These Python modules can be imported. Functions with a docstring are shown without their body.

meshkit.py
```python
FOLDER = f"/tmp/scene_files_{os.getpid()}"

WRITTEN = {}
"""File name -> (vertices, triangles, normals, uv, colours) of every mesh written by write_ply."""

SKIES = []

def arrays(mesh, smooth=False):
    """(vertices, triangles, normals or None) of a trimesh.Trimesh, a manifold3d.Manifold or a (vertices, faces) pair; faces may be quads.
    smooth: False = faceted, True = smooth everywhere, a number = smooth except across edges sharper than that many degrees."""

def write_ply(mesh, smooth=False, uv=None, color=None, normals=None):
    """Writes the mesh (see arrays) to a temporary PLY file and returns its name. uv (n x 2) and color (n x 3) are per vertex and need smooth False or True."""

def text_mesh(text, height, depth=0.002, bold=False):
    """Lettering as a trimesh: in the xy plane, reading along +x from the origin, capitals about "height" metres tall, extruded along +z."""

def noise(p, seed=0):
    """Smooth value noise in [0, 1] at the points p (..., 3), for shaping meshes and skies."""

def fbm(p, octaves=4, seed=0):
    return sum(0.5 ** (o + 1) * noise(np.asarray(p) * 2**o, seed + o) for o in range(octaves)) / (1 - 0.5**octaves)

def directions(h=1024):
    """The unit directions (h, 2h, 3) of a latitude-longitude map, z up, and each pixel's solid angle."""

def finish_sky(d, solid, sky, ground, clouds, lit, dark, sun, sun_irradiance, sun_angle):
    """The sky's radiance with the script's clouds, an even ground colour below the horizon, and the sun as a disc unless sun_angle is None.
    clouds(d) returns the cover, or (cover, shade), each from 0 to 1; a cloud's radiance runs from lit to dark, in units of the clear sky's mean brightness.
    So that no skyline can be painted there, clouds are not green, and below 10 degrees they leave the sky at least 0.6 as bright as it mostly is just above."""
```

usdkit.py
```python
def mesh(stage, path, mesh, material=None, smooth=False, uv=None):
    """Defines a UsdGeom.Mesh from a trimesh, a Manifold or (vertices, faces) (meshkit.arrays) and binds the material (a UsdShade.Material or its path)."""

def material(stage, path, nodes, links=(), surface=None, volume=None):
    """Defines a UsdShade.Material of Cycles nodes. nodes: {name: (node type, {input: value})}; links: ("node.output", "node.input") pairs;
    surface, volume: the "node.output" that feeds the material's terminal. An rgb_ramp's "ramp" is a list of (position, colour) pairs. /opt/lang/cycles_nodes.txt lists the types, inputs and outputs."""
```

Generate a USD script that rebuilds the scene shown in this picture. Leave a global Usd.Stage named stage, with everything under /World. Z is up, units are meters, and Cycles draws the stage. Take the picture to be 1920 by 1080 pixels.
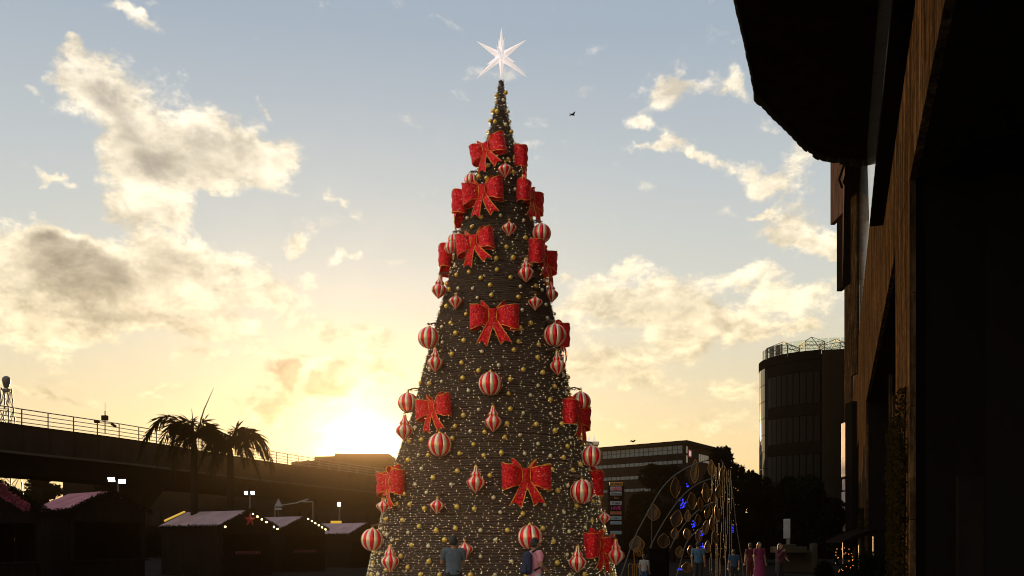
import math, random, numpy as np, trimesh, usdkit, meshkit
from pxr import Usd, UsdGeom, UsdLux, UsdShade, Gf, Sdf, Vt
from shapely.geometry import Polygon, box as sbox
from shapely import affinity
import manifold3d as m3

stage = Usd.Stage.CreateInMemory()
UsdGeom.Xform.Define(stage, '/World')

# ------------------------------------------------------------------ camera
F, HX, HY, EYE = 1700.0, 960.0, 1015.0, 1.6          # focal length and horizon of the photograph, in its pixels
cam = UsdGeom.Camera.Define(stage, '/World/Camera')
cam.CreateHorizontalApertureAttr(36.0)
cam.CreateFocalLengthAttr(36.0 * F / 1920)
cam.CreateVerticalApertureOffsetAttr((HY - 540) / 1920 * 36.0)
cam.CreateFStopAttr(0.0)
cam.CreateExposureAttr(0.34)
cam.AddTranslateOp().Set((0, 0, EYE)); cam.AddRotateXOp().Set(90)

# ------------------------------------------------------------------ sun and sky
SUN_AZ, SUN_EL = math.radians(-9.35), math.radians(5.9)
sd = np.array([math.sin(SUN_AZ) * math.cos(SUN_EL), math.cos(SUN_AZ) * math.cos(SUN_EL), math.sin(SUN_EL)])
sun = UsdLux.DistantLight.Define(stage, '/World/Sun')
sun.CreateIntensityAttr(1.25); sun.CreateAngleAttr(0.55); sun.CreateNormalizeAttr(True)
sun.CreateColorAttr(Gf.Vec3f(1.0, 0.60, 0.26))
sun.AddRotateXYZOp().Set((90 - math.degrees(SUN_EL), 0, 180 - math.degrees(SUN_AZ)))

def ang(px, py):
    az = math.atan2(px - HX, F)
    return az, math.atan2((HY - py) * math.cos(az), F)

# cloud banks seen in the photograph: centre, half sizes (photograph pixels), tilt (degrees), thickness; negative: clear sky
CLOUDS = [(175, 150, 90, 50, -15, .62), (230, 215, 140, 75, -25, .74), (340, 235, 150, 75, -28, .70), (450, 275, 120, 50, -20, .70), (545, 285, 70, 34, -14, .60), (290, 310, 120, 80, 10, .86), (330, 375, 60, 34, 0, .72), (380, 320, 70, 40, 0, .5), (215, 385, 50, 26, 0, .45),
          (50, 500, 190, 100, 0, 1.15), (150, 520, 130, 90, -10, .95), (100, 445, 60, 40, 0, .7), (300, 450, 100, 70, -30, .80), (340, 520, 140, 80, -25, .85), (260, 560, 160, 70, -10, .74), (460, 500, 70, 50, -30, .60), (510, 550, 60, 44, 0, .62), (90, 610, 220, 46, 0, .62),
          (570, 612, 60, 30, 0, .66), (650, 632, 80, 26, -6, .72), (740, 646, 60, 20, -6, .62), (385, 675, 60, 20, 0, .60), (515, 712, 44, 32, 0, 1.7), (490, 765, 60, 44, 35, 1.3), (605, 750, 90, 38, 0, 1.9), (735, 695, 80, 28, 0, 1.2), (430, 605, 60, 20, 0, .5),
          (715, 742, 70, 18, 0, .75), (560, 690, 130, 24, -8, .62), (640, 700, 60, 24, 0, .7), (680, 770, 60, 22, 10, .7), (380, 630, 140, 30, -4, .58), (542, 466, 34, 22, 0, .64), (630, 492, 36, 22, 35, .62), (575, 535, 26, 18, 0, .5), (265, 28, 66, 18, 10, .62), (48, 186, 36, 20, 0, .56), (90, 160, 30, 16, 30, .5), (78, 338, 32, 18, 0, .60), (122, 360, 22, 12, 0, .5), (622, 384, 36, 12, 0, .62), (480, 190, 30, 14, -50, .5), (160, 95, 20, 10, 0, .45), (720, 420, 60, 20, 0, .3),
          (1270, 155, 44, 34, -45, .64), (1208, 206, 38, 26, 0, .68), (1380, 160, 40, 34, -35, .62), (1310, 135, 40, 20, 0, .5), (1240, 268, 76, 16, 0, .68), (1320, 292, 60, 18, -20, .68), (1445, 234, 46, 22, -10, .68), (1420, 322, 60, 22, -14, .60), (1490, 300, 90, 34, -10, .62), (1500, 380, 80, 30, 0, .5), (1440, 345, 40, 20, 0, .5), (1500, 440, 100, 40, -8, .92), (1560, 470, 60, 30, 0, .7), (1420, 395, 26, 12, 0, .56),
          (1180, 492, 60, 22, 6, .70), (1110, 540, 80, 46, 0, .74), (1230, 560, 150, 60, 6, .84), (1300, 610, 200, 50, 0, .76), (1420, 515, 90, 26, 0, .66), (1500, 550, 100, 36, 0, .70), (1400, 600, 60, 20, 0, .66), (1530, 612, 80, 26, 0, .70), (1070, 500, 24, 14, 0, .6), (1170, 680, 170, 44, 0, .56), (1400, 720, 180, 30, 0, .5), (1290, 790, 160, 24, 0, .45), (70, 718, 110, 18, -6, .72), (250, 740, 120, 18, 0, .45), (300, 610, 120, 30, 0, .5)]
N, L = {}, []
def nd(name, kind, inp=None, **links):
    N[name] = (kind, inp or {})
    for k, v in links.items():
        L.append((v, f'{name}.{k}'))
    return name
nd('tc', 'texture_coordinate'); nd('sep', 'separate_xyz', vector='tc.generated')
nd('warp', 'noise_texture', {'scale': 9.0, 'detail': 5.0, 'roughness': .62}, vector='tc.generated')
nd('wc', 'vector_math', {'math_type': 'subtract', 'vector2': (.5, .5, .5)}, vector1='warp.color')
nd('ws', 'vector_math', {'math_type': 'scale', 'scale': .12}, vector1='wc.vector')
nd('az', 'math', {'math_type': 'arctan2'}, value1='sep.x', value2='sep.y')
nd('el', 'math', {'math_type': 'arcsine'}, value1='sep.z')
nd('ae', 'combine_xyz', {}, x='az.value', y='el.value')
nd('aew', 'vector_math', {'math_type': 'add'}, vector1='ae.vector', vector2='ws.vector')
last = None
for i, (px, py, sx, sy, tilt, w) in enumerate(CLOUDS):
    a, e = ang(px, py); k = math.cos(a) ** 2 / F
    nd(f'm{i}', 'mapping', {'mapping_type': 'texture', 'location': (a, e, 0), 'rotation': (0, 0, math.radians(tilt)), 'scale': (1.35 * sx * k, 1.35 * sy * k, 1.0)}, vector='aew.vector')
    nd(f'z{i}', 'vector_math', {'math_type': 'multiply', 'vector2': (1, 1, 0)}, vector1=f'm{i}.vector')
    nd(f'l{i}', 'vector_math', {'math_type': 'length'}, vector1=f'z{i}.vector')
    nd(f'r{i}', 'map_range', {'range_type': 'smoothstep', 'from_min': 1.0, 'from_max': 0.0, 'to_min': 0.0, 'to_max': w, 'clamp': True}, value=f'l{i}.value')
    if last is None: last = f'r{i}.result'
    else:
        nd(f's{i}', 'math', {'math_type': 'add'}, value1=last, value2=f'r{i}.result'); last = f's{i}.value'
# ragged detail, finer and flatter towards the horizon
nd('sq', 'vector_math', {'math_type': 'multiply', 'vector2': (1, 1, 1.7)}, vector1='tc.generated')
nd('fb', 'noise_texture', {'scale': 17.0, 'detail': 10.0, 'roughness': .63, 'distortion': .2}, vector='sq.vector')
nd('toward', 'vector_math', {'math_type': 'add', 'vector2': tuple(sd * np.array([1, 1, 1.7]) * .016)}, vector1='sq.vector')
nd('fbt', 'noise_texture', {'scale': 17.0, 'detail': 5.0, 'roughness': .55, 'distortion': .2}, vector='toward.vector')
nd('fbs', 'map_range', {'from_min': .3, 'from_max': .7, 'to_min': -.42, 'to_max': .42}, value='fb.fac')
nd('den', 'math', {'math_type': 'add'}, value1=last, value2='fbs.result')
nd('big', 'noise_texture', {'scale': 2.6, 'detail': 3.0}, vector='sq.vector')       # extra bright cloud out of view, added to light the tree's front
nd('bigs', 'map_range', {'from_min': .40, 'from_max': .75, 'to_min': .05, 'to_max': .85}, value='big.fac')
nd('fwd', 'map_range', {'range_type': 'smoothstep', 'from_min': .35, 'from_max': .8, 'to_min': 1.0, 'to_max': 0.0, 'clamp': True}, value='sep.y')   # added cloud fades out in view, where the banks listed above take over
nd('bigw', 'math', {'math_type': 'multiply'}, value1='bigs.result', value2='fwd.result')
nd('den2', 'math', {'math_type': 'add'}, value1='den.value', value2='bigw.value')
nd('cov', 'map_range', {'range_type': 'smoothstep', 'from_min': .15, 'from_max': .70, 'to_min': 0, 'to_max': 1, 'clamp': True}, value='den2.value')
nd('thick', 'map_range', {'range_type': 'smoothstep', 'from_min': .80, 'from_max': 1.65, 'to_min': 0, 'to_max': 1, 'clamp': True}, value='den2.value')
nd('rel', 'math', {'math_type': 'subtract'}, value1='fb.fac', value2='fbt.fac')           # sides of a cloud turned to the sun are brighter
nd('relief', 'map_range', {'from_min': -.14, 'from_max': .14, 'to_min': .66, 'to_max': 1.22, 'clamp': True}, value='rel.value')
nd('reliefv', 'combine_xyz', {}, x='relief.result', y='relief.result', z='relief.result')
# angle to the sun
nd('sdot', 'vector_math', {'math_type': 'dot_product', 'vector2': tuple(sd)}, vector1='tc.generated')
nd('sang0', 'math', {'math_type': 'arccosine'}, value1='sdot.value')
nd('sj', 'map_range', {'from_min': .3, 'from_max': .7, 'to_min': .72, 'to_max': 1.32}, value='fb.fac')      # thin cloud breaks up the aureole
nd('sang', 'math', {'math_type': 'multiply'}, value1='sang0.value', value2='sj.result')
S = 10.0
def ramp(name, src, lo, hi, stops):
    nd(name + 'm', 'map_range', {'from_min': lo, 'from_max': hi, 'to_min': 0, 'to_max': 1, 'clamp': True}, value=src)
    nd(name, 'rgb_ramp', {'ramp': stops}, fac=name + 'm.result')
ramp('veil', 'el.value', 0.0, 0.6, [(0, (.68, .46, .20)), (.18, (.74, .56, .30)), (.3, (.63, .555, .385)), (.45, (.54, .54, .485)), (.62, (.44, .475, .485)), (.85, (.31, .37, .44)), (1, (.29, .355, .435))])
ramp('lit', 'el.value', 0.0, 0.6, [(0, (.82, .58, .27)), (.25, (.88, .71, .42)), (.45, (.86, .74, .53)), (.8, (.82, .735, .59)), (1, (.78, .72, .61))])
ramp('core', 'el.value', 0.0, 0.6, [(0, (.55, .36, .16)), (.22, (.56, .41, .22)), (.36, (.50, .41, .27)), (.55, (.37, .32, .25)), (1, (.36, .34, .33))])
nd('sky', 'sky_texture', {'sky_type': 'single_scattering', 'sun_disc': False, 'sun_elevation': SUN_EL, 'sun_rotation': SUN_AZ, 'aerosol_density': 1.5})
nd('skys', 'mix', {'mix_type': 'multiply', 'fac': 1.0, 'color2': (.1, .1, .1)}, color1='sky.color')
nd('base', 'mix', {'fac': .9}, color1='skys.color', color2='veil.color')
nd('ccol', 'mix', {}, fac='thick.result', color1='lit.color', color2='core.color')
nd('ccl', 'mix', {'mix_type': 'multiply', 'fac': 1.0}, color1='ccol.color', color2='reliefv.vector')
nd('cl', 'mix', {}, fac='cov.result', color1='base.color', color2='ccl.color')
# the sun's aureole, shining through thin cloud
def lobe(name, width, peak, col):
    nd(name + 'a', 'math', {'math_type': 'divide', 'value2': width}, value1='sang.value')
    nd(name + 'b', 'math', {'math_type': 'power', 'value2': 2.0}, value1=name + 'a.value')
    nd(name + 'c', 'math', {'math_type': 'multiply', 'value2': -1.0}, value1=name + 'b.value')
    nd(name + 'd', 'math', {'math_type': 'exponent'}, value1=name + 'c.value')
    nd(name + 'e', 'math', {'math_type': 'multiply', 'value2': peak}, value1=name + 'd.value')
    nd(name, 'mix', {'mix_type': 'multiply', 'fac': 1.0, 'color1': col}, color2=name + 'g.vector')
    nd(name + 'g', 'combine_xyz', {}, x=name + 'e.value', y=name + 'e.value', z=name + 'e.value')
lobe('g1', .027, 5.0, (1.0, .82, .46)); lobe('g2', .050, .55, (1.0, .74, .36)); lobe('g3', .17, .10, (1.0, .70, .34))
nd('ad1', 'mix', {'mix_type': 'add', 'fac': 1.0}, color1='cl.color', color2='g1.color')
nd('ad2', 'mix', {'mix_type': 'add', 'fac': 1.0}, color1='ad1.color', color2='g2.color')
nd('ad3', 'mix', {'mix_type': 'add', 'fac': 1.0}, color1='ad2.color', color2='g3.color')
nd('bg', 'background_shader', {'strength': .1})
nd('tot', 'mix', {'mix_type': 'multiply', 'fac': 1.0, 'color2': (S, S, S)}, color1='ad3.color')
L.append(('tot.color', 'bg.color'))
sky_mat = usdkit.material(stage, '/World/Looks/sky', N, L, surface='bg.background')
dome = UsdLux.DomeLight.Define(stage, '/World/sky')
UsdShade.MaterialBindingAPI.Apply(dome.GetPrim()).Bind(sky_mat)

# ------------------------------------------------------------------ helpers
rng = np.random.default_rng(7)
PI = math.pi
def at(px, py, Y):
    return np.array([(px - HX) / F * Y, Y, EYE + (HY - py) / F * Y])
def cat(ms):
    return trimesh.util.concatenate([m for m in ms if m is not None])
def TM(v, f):
    return trimesh.Trimesh(np.asarray(v, float), np.asarray(f, int), process=False)
def box(c, s, rz=0.0):
    m = trimesh.creation.box(s)
    if rz: m.apply_transform(trimesh.transformations.rotation_matrix(rz, [0, 0, 1]))
    m.apply_translation(c); return m
def cbox(c, s, b=.02, rz=0.0):
    """a box with chamfered edges"""
    h = np.array(s) / 2; b = min(b, h.min() * .6); p = []
    for sx in (-1, 1):
        for sy in (-1, 1):
            for sz in (-1, 1):
                for k in range(3):
                    q = h.copy() - b; q[k] = h[k]; p.append(q * (sx, sy, sz))
    m = trimesh.convex.convex_hull(np.array(p))
    if rz: m.apply_transform(trimesh.transformations.rotation_matrix(rz, [0, 0, 1]))
    m.apply_translation(c); return m
def bar(a, b, w, d=None):
    """a square bar from a to b"""
    return tube([a, b], w / 2, 4, caps=True)
def tube(pts, r, sides=6, caps=True, closed=False):
    p = np.asarray(pts, float); n = len(p)
    t = np.gradient(p, axis=0) if not closed else np.roll(p, -1, 0) - np.roll(p, 1, 0)
    t /= np.linalg.norm(t, axis=1, keepdims=True) + 1e-12
    ref = np.where(np.abs(t[:, 2:]) < .95, [[0, 0, 1.0]], [[1.0, 0, 0]])
    a = np.cross(t, ref); a /= np.linalg.norm(a, axis=1, keepdims=True) + 1e-12
    for i in range(1, n):                       # no flips along the line
        if a[i] @ a[i - 1] < 0: a[i] = -a[i]
    b = np.cross(t, a); g = np.arange(sides) * 2 * PI / sides + PI / sides
    rr = np.broadcast_to(r, (n,))
    v = p[:, None] + rr[:, None, None] * (np.cos(g)[None, :, None] * a[:, None] + np.sin(g)[None, :, None] * b[:, None])
    f = []
    for i in range(n if closed else n - 1):
        k = (i + 1) % n
        for j in range(sides):
            q = (j + 1) % sides
            f += [[i * sides + j, i * sides + q, k * sides + q], [i * sides + j, k * sides + q, k * sides + j]]
    v = v.reshape(-1, 3)
    if caps and not closed:
        for j in range(1, sides - 1):
            f += [[0, j + 1, j], [(n - 1) * sides, (n - 1) * sides + j, (n - 1) * sides + j + 1]]
    m = TM(v, f); 
    return m
def lathe(prof, n=24):
    """profile of (radius, z)"""
    p = np.asarray(prof, float); g = np.arange(n) * 2 * PI / n
    v = np.stack([p[:, None, 0] * np.cos(g), p[:, None, 0] * np.sin(g), np.broadcast_to(p[:, None, 1], (len(p), n))], -1).reshape(-1, 3); f = []
    for i in range(len(p) - 1):
        for j in range(n):
            q = (j + 1) % n
            f += [[i * n + j, i * n + q, (i + 1) * n + q], [i * n + j, (i + 1) * n + q, (i + 1) * n + j]]
    return TM(v, f)
def ball(c, r, sub=2, s=(1, 1, 1)):
    m = trimesh.creation.icosphere(sub, r); m.apply_scale(s); m.apply_translation(c); return m
def prism(poly, z0, z1):
    """extrude an xy outline"""
    m = trimesh.creation.extrude_polygon(Polygon(poly), z1 - z0, engine='earcut'); m.apply_translation((0, 0, z0)); return m
def wallpoly(pts, y0, y1):
    """extrude an xz outline from y0 to y1"""
    m = trimesh.creation.extrude_polygon(Polygon(pts), y1 - y0, engine='earcut')
    v = m.vertices.copy(); m.vertices = np.stack([v[:, 0], y1 - v[:, 2], v[:, 1]], 1); return m
def rot(m, ang, ax=(0, 0, 1), pt=(0, 0, 0)):
    m = m.copy(); m.apply_transform(trimesh.transformations.rotation_matrix(ang, ax, pt)); return m
def mv(m, d):
    m = m.copy(); m.apply_translation(d); return m
def text(s, h, depth=.01, bold=False):
    m = meshkit.text_mesh(s, h, depth, bold); b = m.bounds
    m.apply_translation((-(b[0][0] + b[1][0]) / 2, -(b[0][1] + b[1][1]) / 2, 0))
    v = m.vertices.copy(); m.vertices = np.stack([v[:, 0], -v[:, 2], v[:, 1]], 1); return m      # stands in xz, proud towards -y

used = {}
def numbered(parent, name):
    k = (parent, name); n = used.get(k, -1) + 1; used[k] = n
    return f'{parent}/{name}' + (f'_{n:03d}' if n else '')
def tag(p, label=None, cat=None, group=None, kind=None):
    p = p.GetPrim() if hasattr(p, 'GetPrim') else p
    for k, v in (('label', label), ('category', cat), ('group', group), ('kind', kind)):
        if v: p.SetCustomDataByKey(k, v)
    return p
def thing(name, label, cat, loc=(0, 0, 0), rz=0.0, group=None, scale=None, roll=0.0):
    x = UsdGeom.Xform.Define(stage, numbered('/World', name))
    x.AddTranslateOp().Set(Gf.Vec3d(*map(float, loc)))
    if rz: x.AddRotateZOp().Set(math.degrees(rz))
    if roll: x.AddRotateYOp().Set(math.degrees(roll))
    if scale: x.AddScaleOp().Set(Gf.Vec3f(*([float(scale)] * 3 if np.ndim(scale) == 0 else map(float, scale))))
    return tag(x, label, cat, group)
def part(parent, name, mesh, mat, smooth=False, label=None, kind=None):
    p = usdkit.mesh(stage, numbered(str(parent.GetPath()), name), mesh, mat, smooth=smooth).GetPrim()
    return tag(p, label, None, None, kind)
def solid(name, mesh, mat, label, cat, smooth=False, group=None):
    return tag(usdkit.mesh(stage, numbered('/World', name), mesh, mat, smooth=smooth), label, cat, group)
def struct(name, mesh, mat, kind='structure', label=None, cat=None, smooth=False):
    return tag(usdkit.mesh(stage, numbered('/World', name), mesh, mat, smooth=smooth), label, cat, None, kind)
def copy_of(src, name, label, cat, loc, rz=0.0, group=None, scale=None, roll=0.0):
    p = thing(name, label, cat, loc, rz, group, scale, roll)
    p.GetReferences().AddInternalReference(src.GetPath()); p.SetInstanceable(True)
    return p

# ------------------------------------------------------------------ materials
def mat(name, col, rough=.6, metal=0.0, var=.0, scale=6.0, bump=0.0, bscale=40.0, spec=.5, extra=None, col2=None, stretch=(1, 1, 1), coat=0.0):
    n = {'p': ('principled_bsdf', {'base_color': col, 'roughness': rough, 'metallic': metal, 'specular_ior_level': spec, 'coat_weight': coat, **(extra or {})})}; l = []
    if var or bump:
        n['g'] = ('geometry', {}); n['mp'] = ('mapping', {'scale': stretch}); l.append(('g.position', 'mp.vector'))
    if var:
        n['n'] = ('noise_texture', {'scale': scale, 'detail': 6.0, 'roughness': .6}); l.append(('mp.vector', 'n.vector'))
        lo, hi = tuple(c * (1 - var) for c in col), tuple(min(1, c * (1 + var)) for c in (col2 or col))
        n['r'] = ('rgb_ramp', {'ramp': [(.3, lo), (.7, hi)]}); l += [('n.fac', 'r.fac'), ('r.color', 'p.base_color')]
    if bump:
        n['bn'] = ('noise_texture', {'scale': bscale, 'detail': 4.0}); n['b'] = ('bump', {'strength': bump, 'distance': .02}); l += [('mp.vector', 'bn.vector'), ('bn.fac', 'b.height'), ('b.normal', 'p.normal')]
    return usdkit.material(stage, '/World/Looks/' + name, n, l, surface='p.BSDF')
def glow(name, col, strength):
    return usdkit.material(stage, '/World/Looks/' + name, {'e': ('emission', {'color': col, 'strength': strength})}, [], surface='e.emission')
def leafmat(name, a, b, rough=.5, trans=.25):
    return usdkit.material(stage, '/World/Looks/' + name, {'g': ('geometry', {}), 'r': ('rgb_ramp', {'ramp': [(0, a), (1, b)]}), 'p': ('principled_bsdf', {'roughness': .8, 'specular_ior_level': 0.0}),
        't': ('translucent_bsdf', {}), 'm': ('mix_closure', {'fac': trans})},
        [('g.random_per_island', 'r.fac'), ('r.color', 'p.base_color'), ('r.color', 't.color'), ('p.BSDF', 'm.closure1'), ('t.BSDF', 'm.closure2')], surface='m.closure')
M = {}
M['asphalt'] = mat('asphalt', (.016, .015, .015), .95, spec=0.0, var=.35, scale=.8, bump=.4, bscale=30)
M['bounce_paving'] = mat('bounce_paving', (.30, .27, .24), .85, var=.2, scale=1.5)
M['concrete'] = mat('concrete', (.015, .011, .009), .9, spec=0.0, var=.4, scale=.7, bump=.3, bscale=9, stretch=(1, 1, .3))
M['steel'] = mat('steel', (.09, .085, .08), .45, metal=.6)
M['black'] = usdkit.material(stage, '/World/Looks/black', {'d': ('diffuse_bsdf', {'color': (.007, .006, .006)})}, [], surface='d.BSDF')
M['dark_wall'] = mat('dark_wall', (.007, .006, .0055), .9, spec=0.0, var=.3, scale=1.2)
M['timber'] = mat('timber', (.0075, .006, .0055), .85, spec=0.0, var=.5, scale=5, stretch=(3, 3, .4), bump=.4, bscale=12)
M['tarp'] = mat('tarp', (.27, .19, .21), .8, spec=0.0, var=.2, scale=1.5, bump=.3, bscale=3)
M['tarp_red'] = mat('tarp_red', (.28, .13, .16), .8, spec=0.0, var=.25, scale=1.5, bump=.3, bscale=3)
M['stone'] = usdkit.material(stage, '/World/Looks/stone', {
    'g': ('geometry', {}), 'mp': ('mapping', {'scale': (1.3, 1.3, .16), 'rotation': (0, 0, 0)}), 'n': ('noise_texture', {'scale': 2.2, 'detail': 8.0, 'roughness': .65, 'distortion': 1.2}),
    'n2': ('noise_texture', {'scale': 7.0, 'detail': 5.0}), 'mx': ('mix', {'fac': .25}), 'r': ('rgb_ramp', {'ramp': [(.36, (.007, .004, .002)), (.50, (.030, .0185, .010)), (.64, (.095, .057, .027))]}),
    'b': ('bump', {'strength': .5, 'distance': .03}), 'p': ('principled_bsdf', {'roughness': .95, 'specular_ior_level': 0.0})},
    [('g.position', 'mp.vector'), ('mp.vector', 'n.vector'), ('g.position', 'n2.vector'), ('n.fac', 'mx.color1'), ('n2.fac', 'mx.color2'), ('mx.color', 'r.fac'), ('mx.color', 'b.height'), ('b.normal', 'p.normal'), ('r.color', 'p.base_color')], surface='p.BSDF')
M['panel_grey'] = mat('panel_grey', (.20, .205, .22), .6, var=.2, scale=.6)
M['panel_pink'] = mat('panel_pink', (.09, .055, .042), .8, spec=0.0, var=.5, scale=1.5, stretch=(2, 2, .2))
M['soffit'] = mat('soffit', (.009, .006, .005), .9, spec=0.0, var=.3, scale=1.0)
M['banner'] = mat('banner', (.50, .40, .38), .7, var=.25, scale=2.0)
def glassy(name, col, rough, fac, spec=.6):
    return mat(name, col, rough, metal=0, spec=spec, coat=fac)
M['pane'] = mat('pane', (.02, .025, .03), .08, spec=.9, extra={'coat_weight': .6})
M['pane_blue'] = mat('pane_blue', (.055, .075, .10), .2, metal=.3, var=.35, scale=.9)
M['pane_tower'] = mat('pane_tower', (.020, .019, .019), .06, metal=.0, spec=1.0)
M['pane_dim'] = mat('pane_dim', (.009, .008, .008), .4, spec=.03)
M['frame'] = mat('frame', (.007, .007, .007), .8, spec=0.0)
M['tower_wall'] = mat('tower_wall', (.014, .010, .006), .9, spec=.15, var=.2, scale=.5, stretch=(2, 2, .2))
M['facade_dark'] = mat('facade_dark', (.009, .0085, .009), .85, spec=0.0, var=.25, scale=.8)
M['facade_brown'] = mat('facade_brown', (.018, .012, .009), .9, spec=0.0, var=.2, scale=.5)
M['beige'] = mat('beige', (.05, .04, .028), .9, spec=0.0, var=.2, scale=1)
M['pale_stone'] = mat('pale_stone', (.5, .42, .33), .8)
M['rail_glass'] = usdkit.material(stage, '/World/Looks/rail_glass', {'t': ('transparent_bsdf', {'color': (.86, .90, .86)}), 'g': ('glossy_bsdf', {'roughness': .05}), 'f': ('fresnel', {'IOR': 1.5}), 'm': ('mix_closure', {})},
    [('f.fac', 'm.fac'), ('t.BSDF', 'm.closure1'), ('g.BSDF', 'm.closure2')], surface='m.closure')
M['leaf'] = leafmat('leaf', (.006, .009, .004), (.018, .020, .008), trans=.15)
M['palm_leaf'] = leafmat('palm_leaf', (.010, .012, .004), (.035, .030, .010), trans=.3)
M['bark'] = mat('bark', (.010, .008, .007), .9, spec=0.0, var=.4, scale=4, bump=.6, bscale=12)
M['needle'] = usdkit.material(stage, '/World/Looks/needle', {'g': ('geometry', {}), 'r': ('rgb_ramp', {'ramp': [(0, (.08, .07, .05)), (.2, (.30, .17, .12)), (.7, (.52, .27, .19)), (.92, (.72, .38, .26)), (1, (.9, .62, .42))]}),
    'p': ('principled_bsdf', {'roughness': .38, 'specular_ior_level': .6})}, [('g.random_per_island', 'r.fac'), ('r.color', 'p.base_color')], surface='p.BSDF')
M['tree_core'] = mat('tree_core', (.17, .10, .072), .9)
M['gold'] = mat('gold', (1.0, .70, .17), .30, metal=.85)
M['pale_gold'] = mat('pale_gold', (1.0, .86, .55), .30, metal=.8)
M['gold_trim'] = mat('gold_trim', (.90, .42, .06), .35, metal=.7)
M['red_gloss'] = mat('red_gloss', (.95, .012, .020), .36, metal=.65, coat=.5)
M['cream'] = mat('cream', (.98, .82, .55), .38, metal=.72, coat=.3)
M['ribbon'] = usdkit.material(stage, '/World/Looks/ribbon', {
    'g': ('geometry', {}), 'v': ('voronoi_texture', {'scale': 42.0}), 'r': ('rgb_ramp', {'ramp': [(0, (.50, .002, .008)), (.55, (.95, .008, .016)), (.93, (.95, .03, .03)), (1, (1.0, .40, .32))]}),
    'sp': ('separate_color', {}), 'c': ('vector_math', {'math_type': 'subtract', 'vector2': (.5, .5, .5)}), 's': ('vector_math', {'math_type': 'scale', 'scale': .9}), 'a': ('vector_math', {'math_type': 'add'}), 'nn': ('vector_math', {'math_type': 'normalize'}),
    'p': ('principled_bsdf', {'roughness': .42, 'metallic': .6, 'sheen_weight': .3, 'sheen_tint': (1, .2, .2)})},
    [('g.position', 'v.vector'), ('v.color', 'sp.color'), ('sp.g', 'r.fac'), ('r.color', 'p.base_color'), ('v.color', 'c.vector1'), ('c.vector', 's.vector1'), ('s.vector', 'a.vector1'), ('g.normal', 'a.vector2'), ('a.vector', 'nn.vector1'), ('nn.vector', 'p.normal')], surface='p.BSDF')
M['led'] = usdkit.material(stage, '/World/Looks/led', {'g': ('geometry', {}), 'r': ('rgb_ramp', {'interpolate': False, 'ramp': [(0, (1, .74, .40)), (.34, (1, .90, .80)), (.46, (1, .50, .14)), (.78, (1, .34, .10)), (.96, (.6, .72, 1))]}), 'e': ('emission', {'strength': 2.0})},
    [('g.random_per_island', 'r.fac'), ('r.color', 'e.color')], surface='e.emission')
M['star'] = usdkit.material(stage, '/World/Looks/star', {'p': ('principled_bsdf', {'base_color': (.93, .90, .90), 'roughness': .18, 'coat_weight': .5, 'emission_color': (1, .97, .96), 'emission_strength': .34}), 't': ('translucent_bsdf', {'color': (.95, .88, .86)}), 'm': ('mix_closure', {'fac': .2})},
    [('p.BSDF', 'm.closure1'), ('t.BSDF', 'm.closure2')], surface='m.closure')
M['bulb'] = glow('bulb', (1, .78, .30), 6.0)
M['bulb_amber'] = glow('bulb_amber', (1, .36, .08), 1.5)
M['flood'] = glow('flood', (.82, .95, 1.0), 12.0)
M['blue_led'] = glow('blue_led', (.04, .05, 1.0), 1.2)
M['skin'] = mat('skin', (.30, .15, .09), .55)
M['hair'] = mat('hair', (.012, .010, .009), .5)
M['shoe'] = mat('shoe', (.03, .03, .03), .5)
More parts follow.
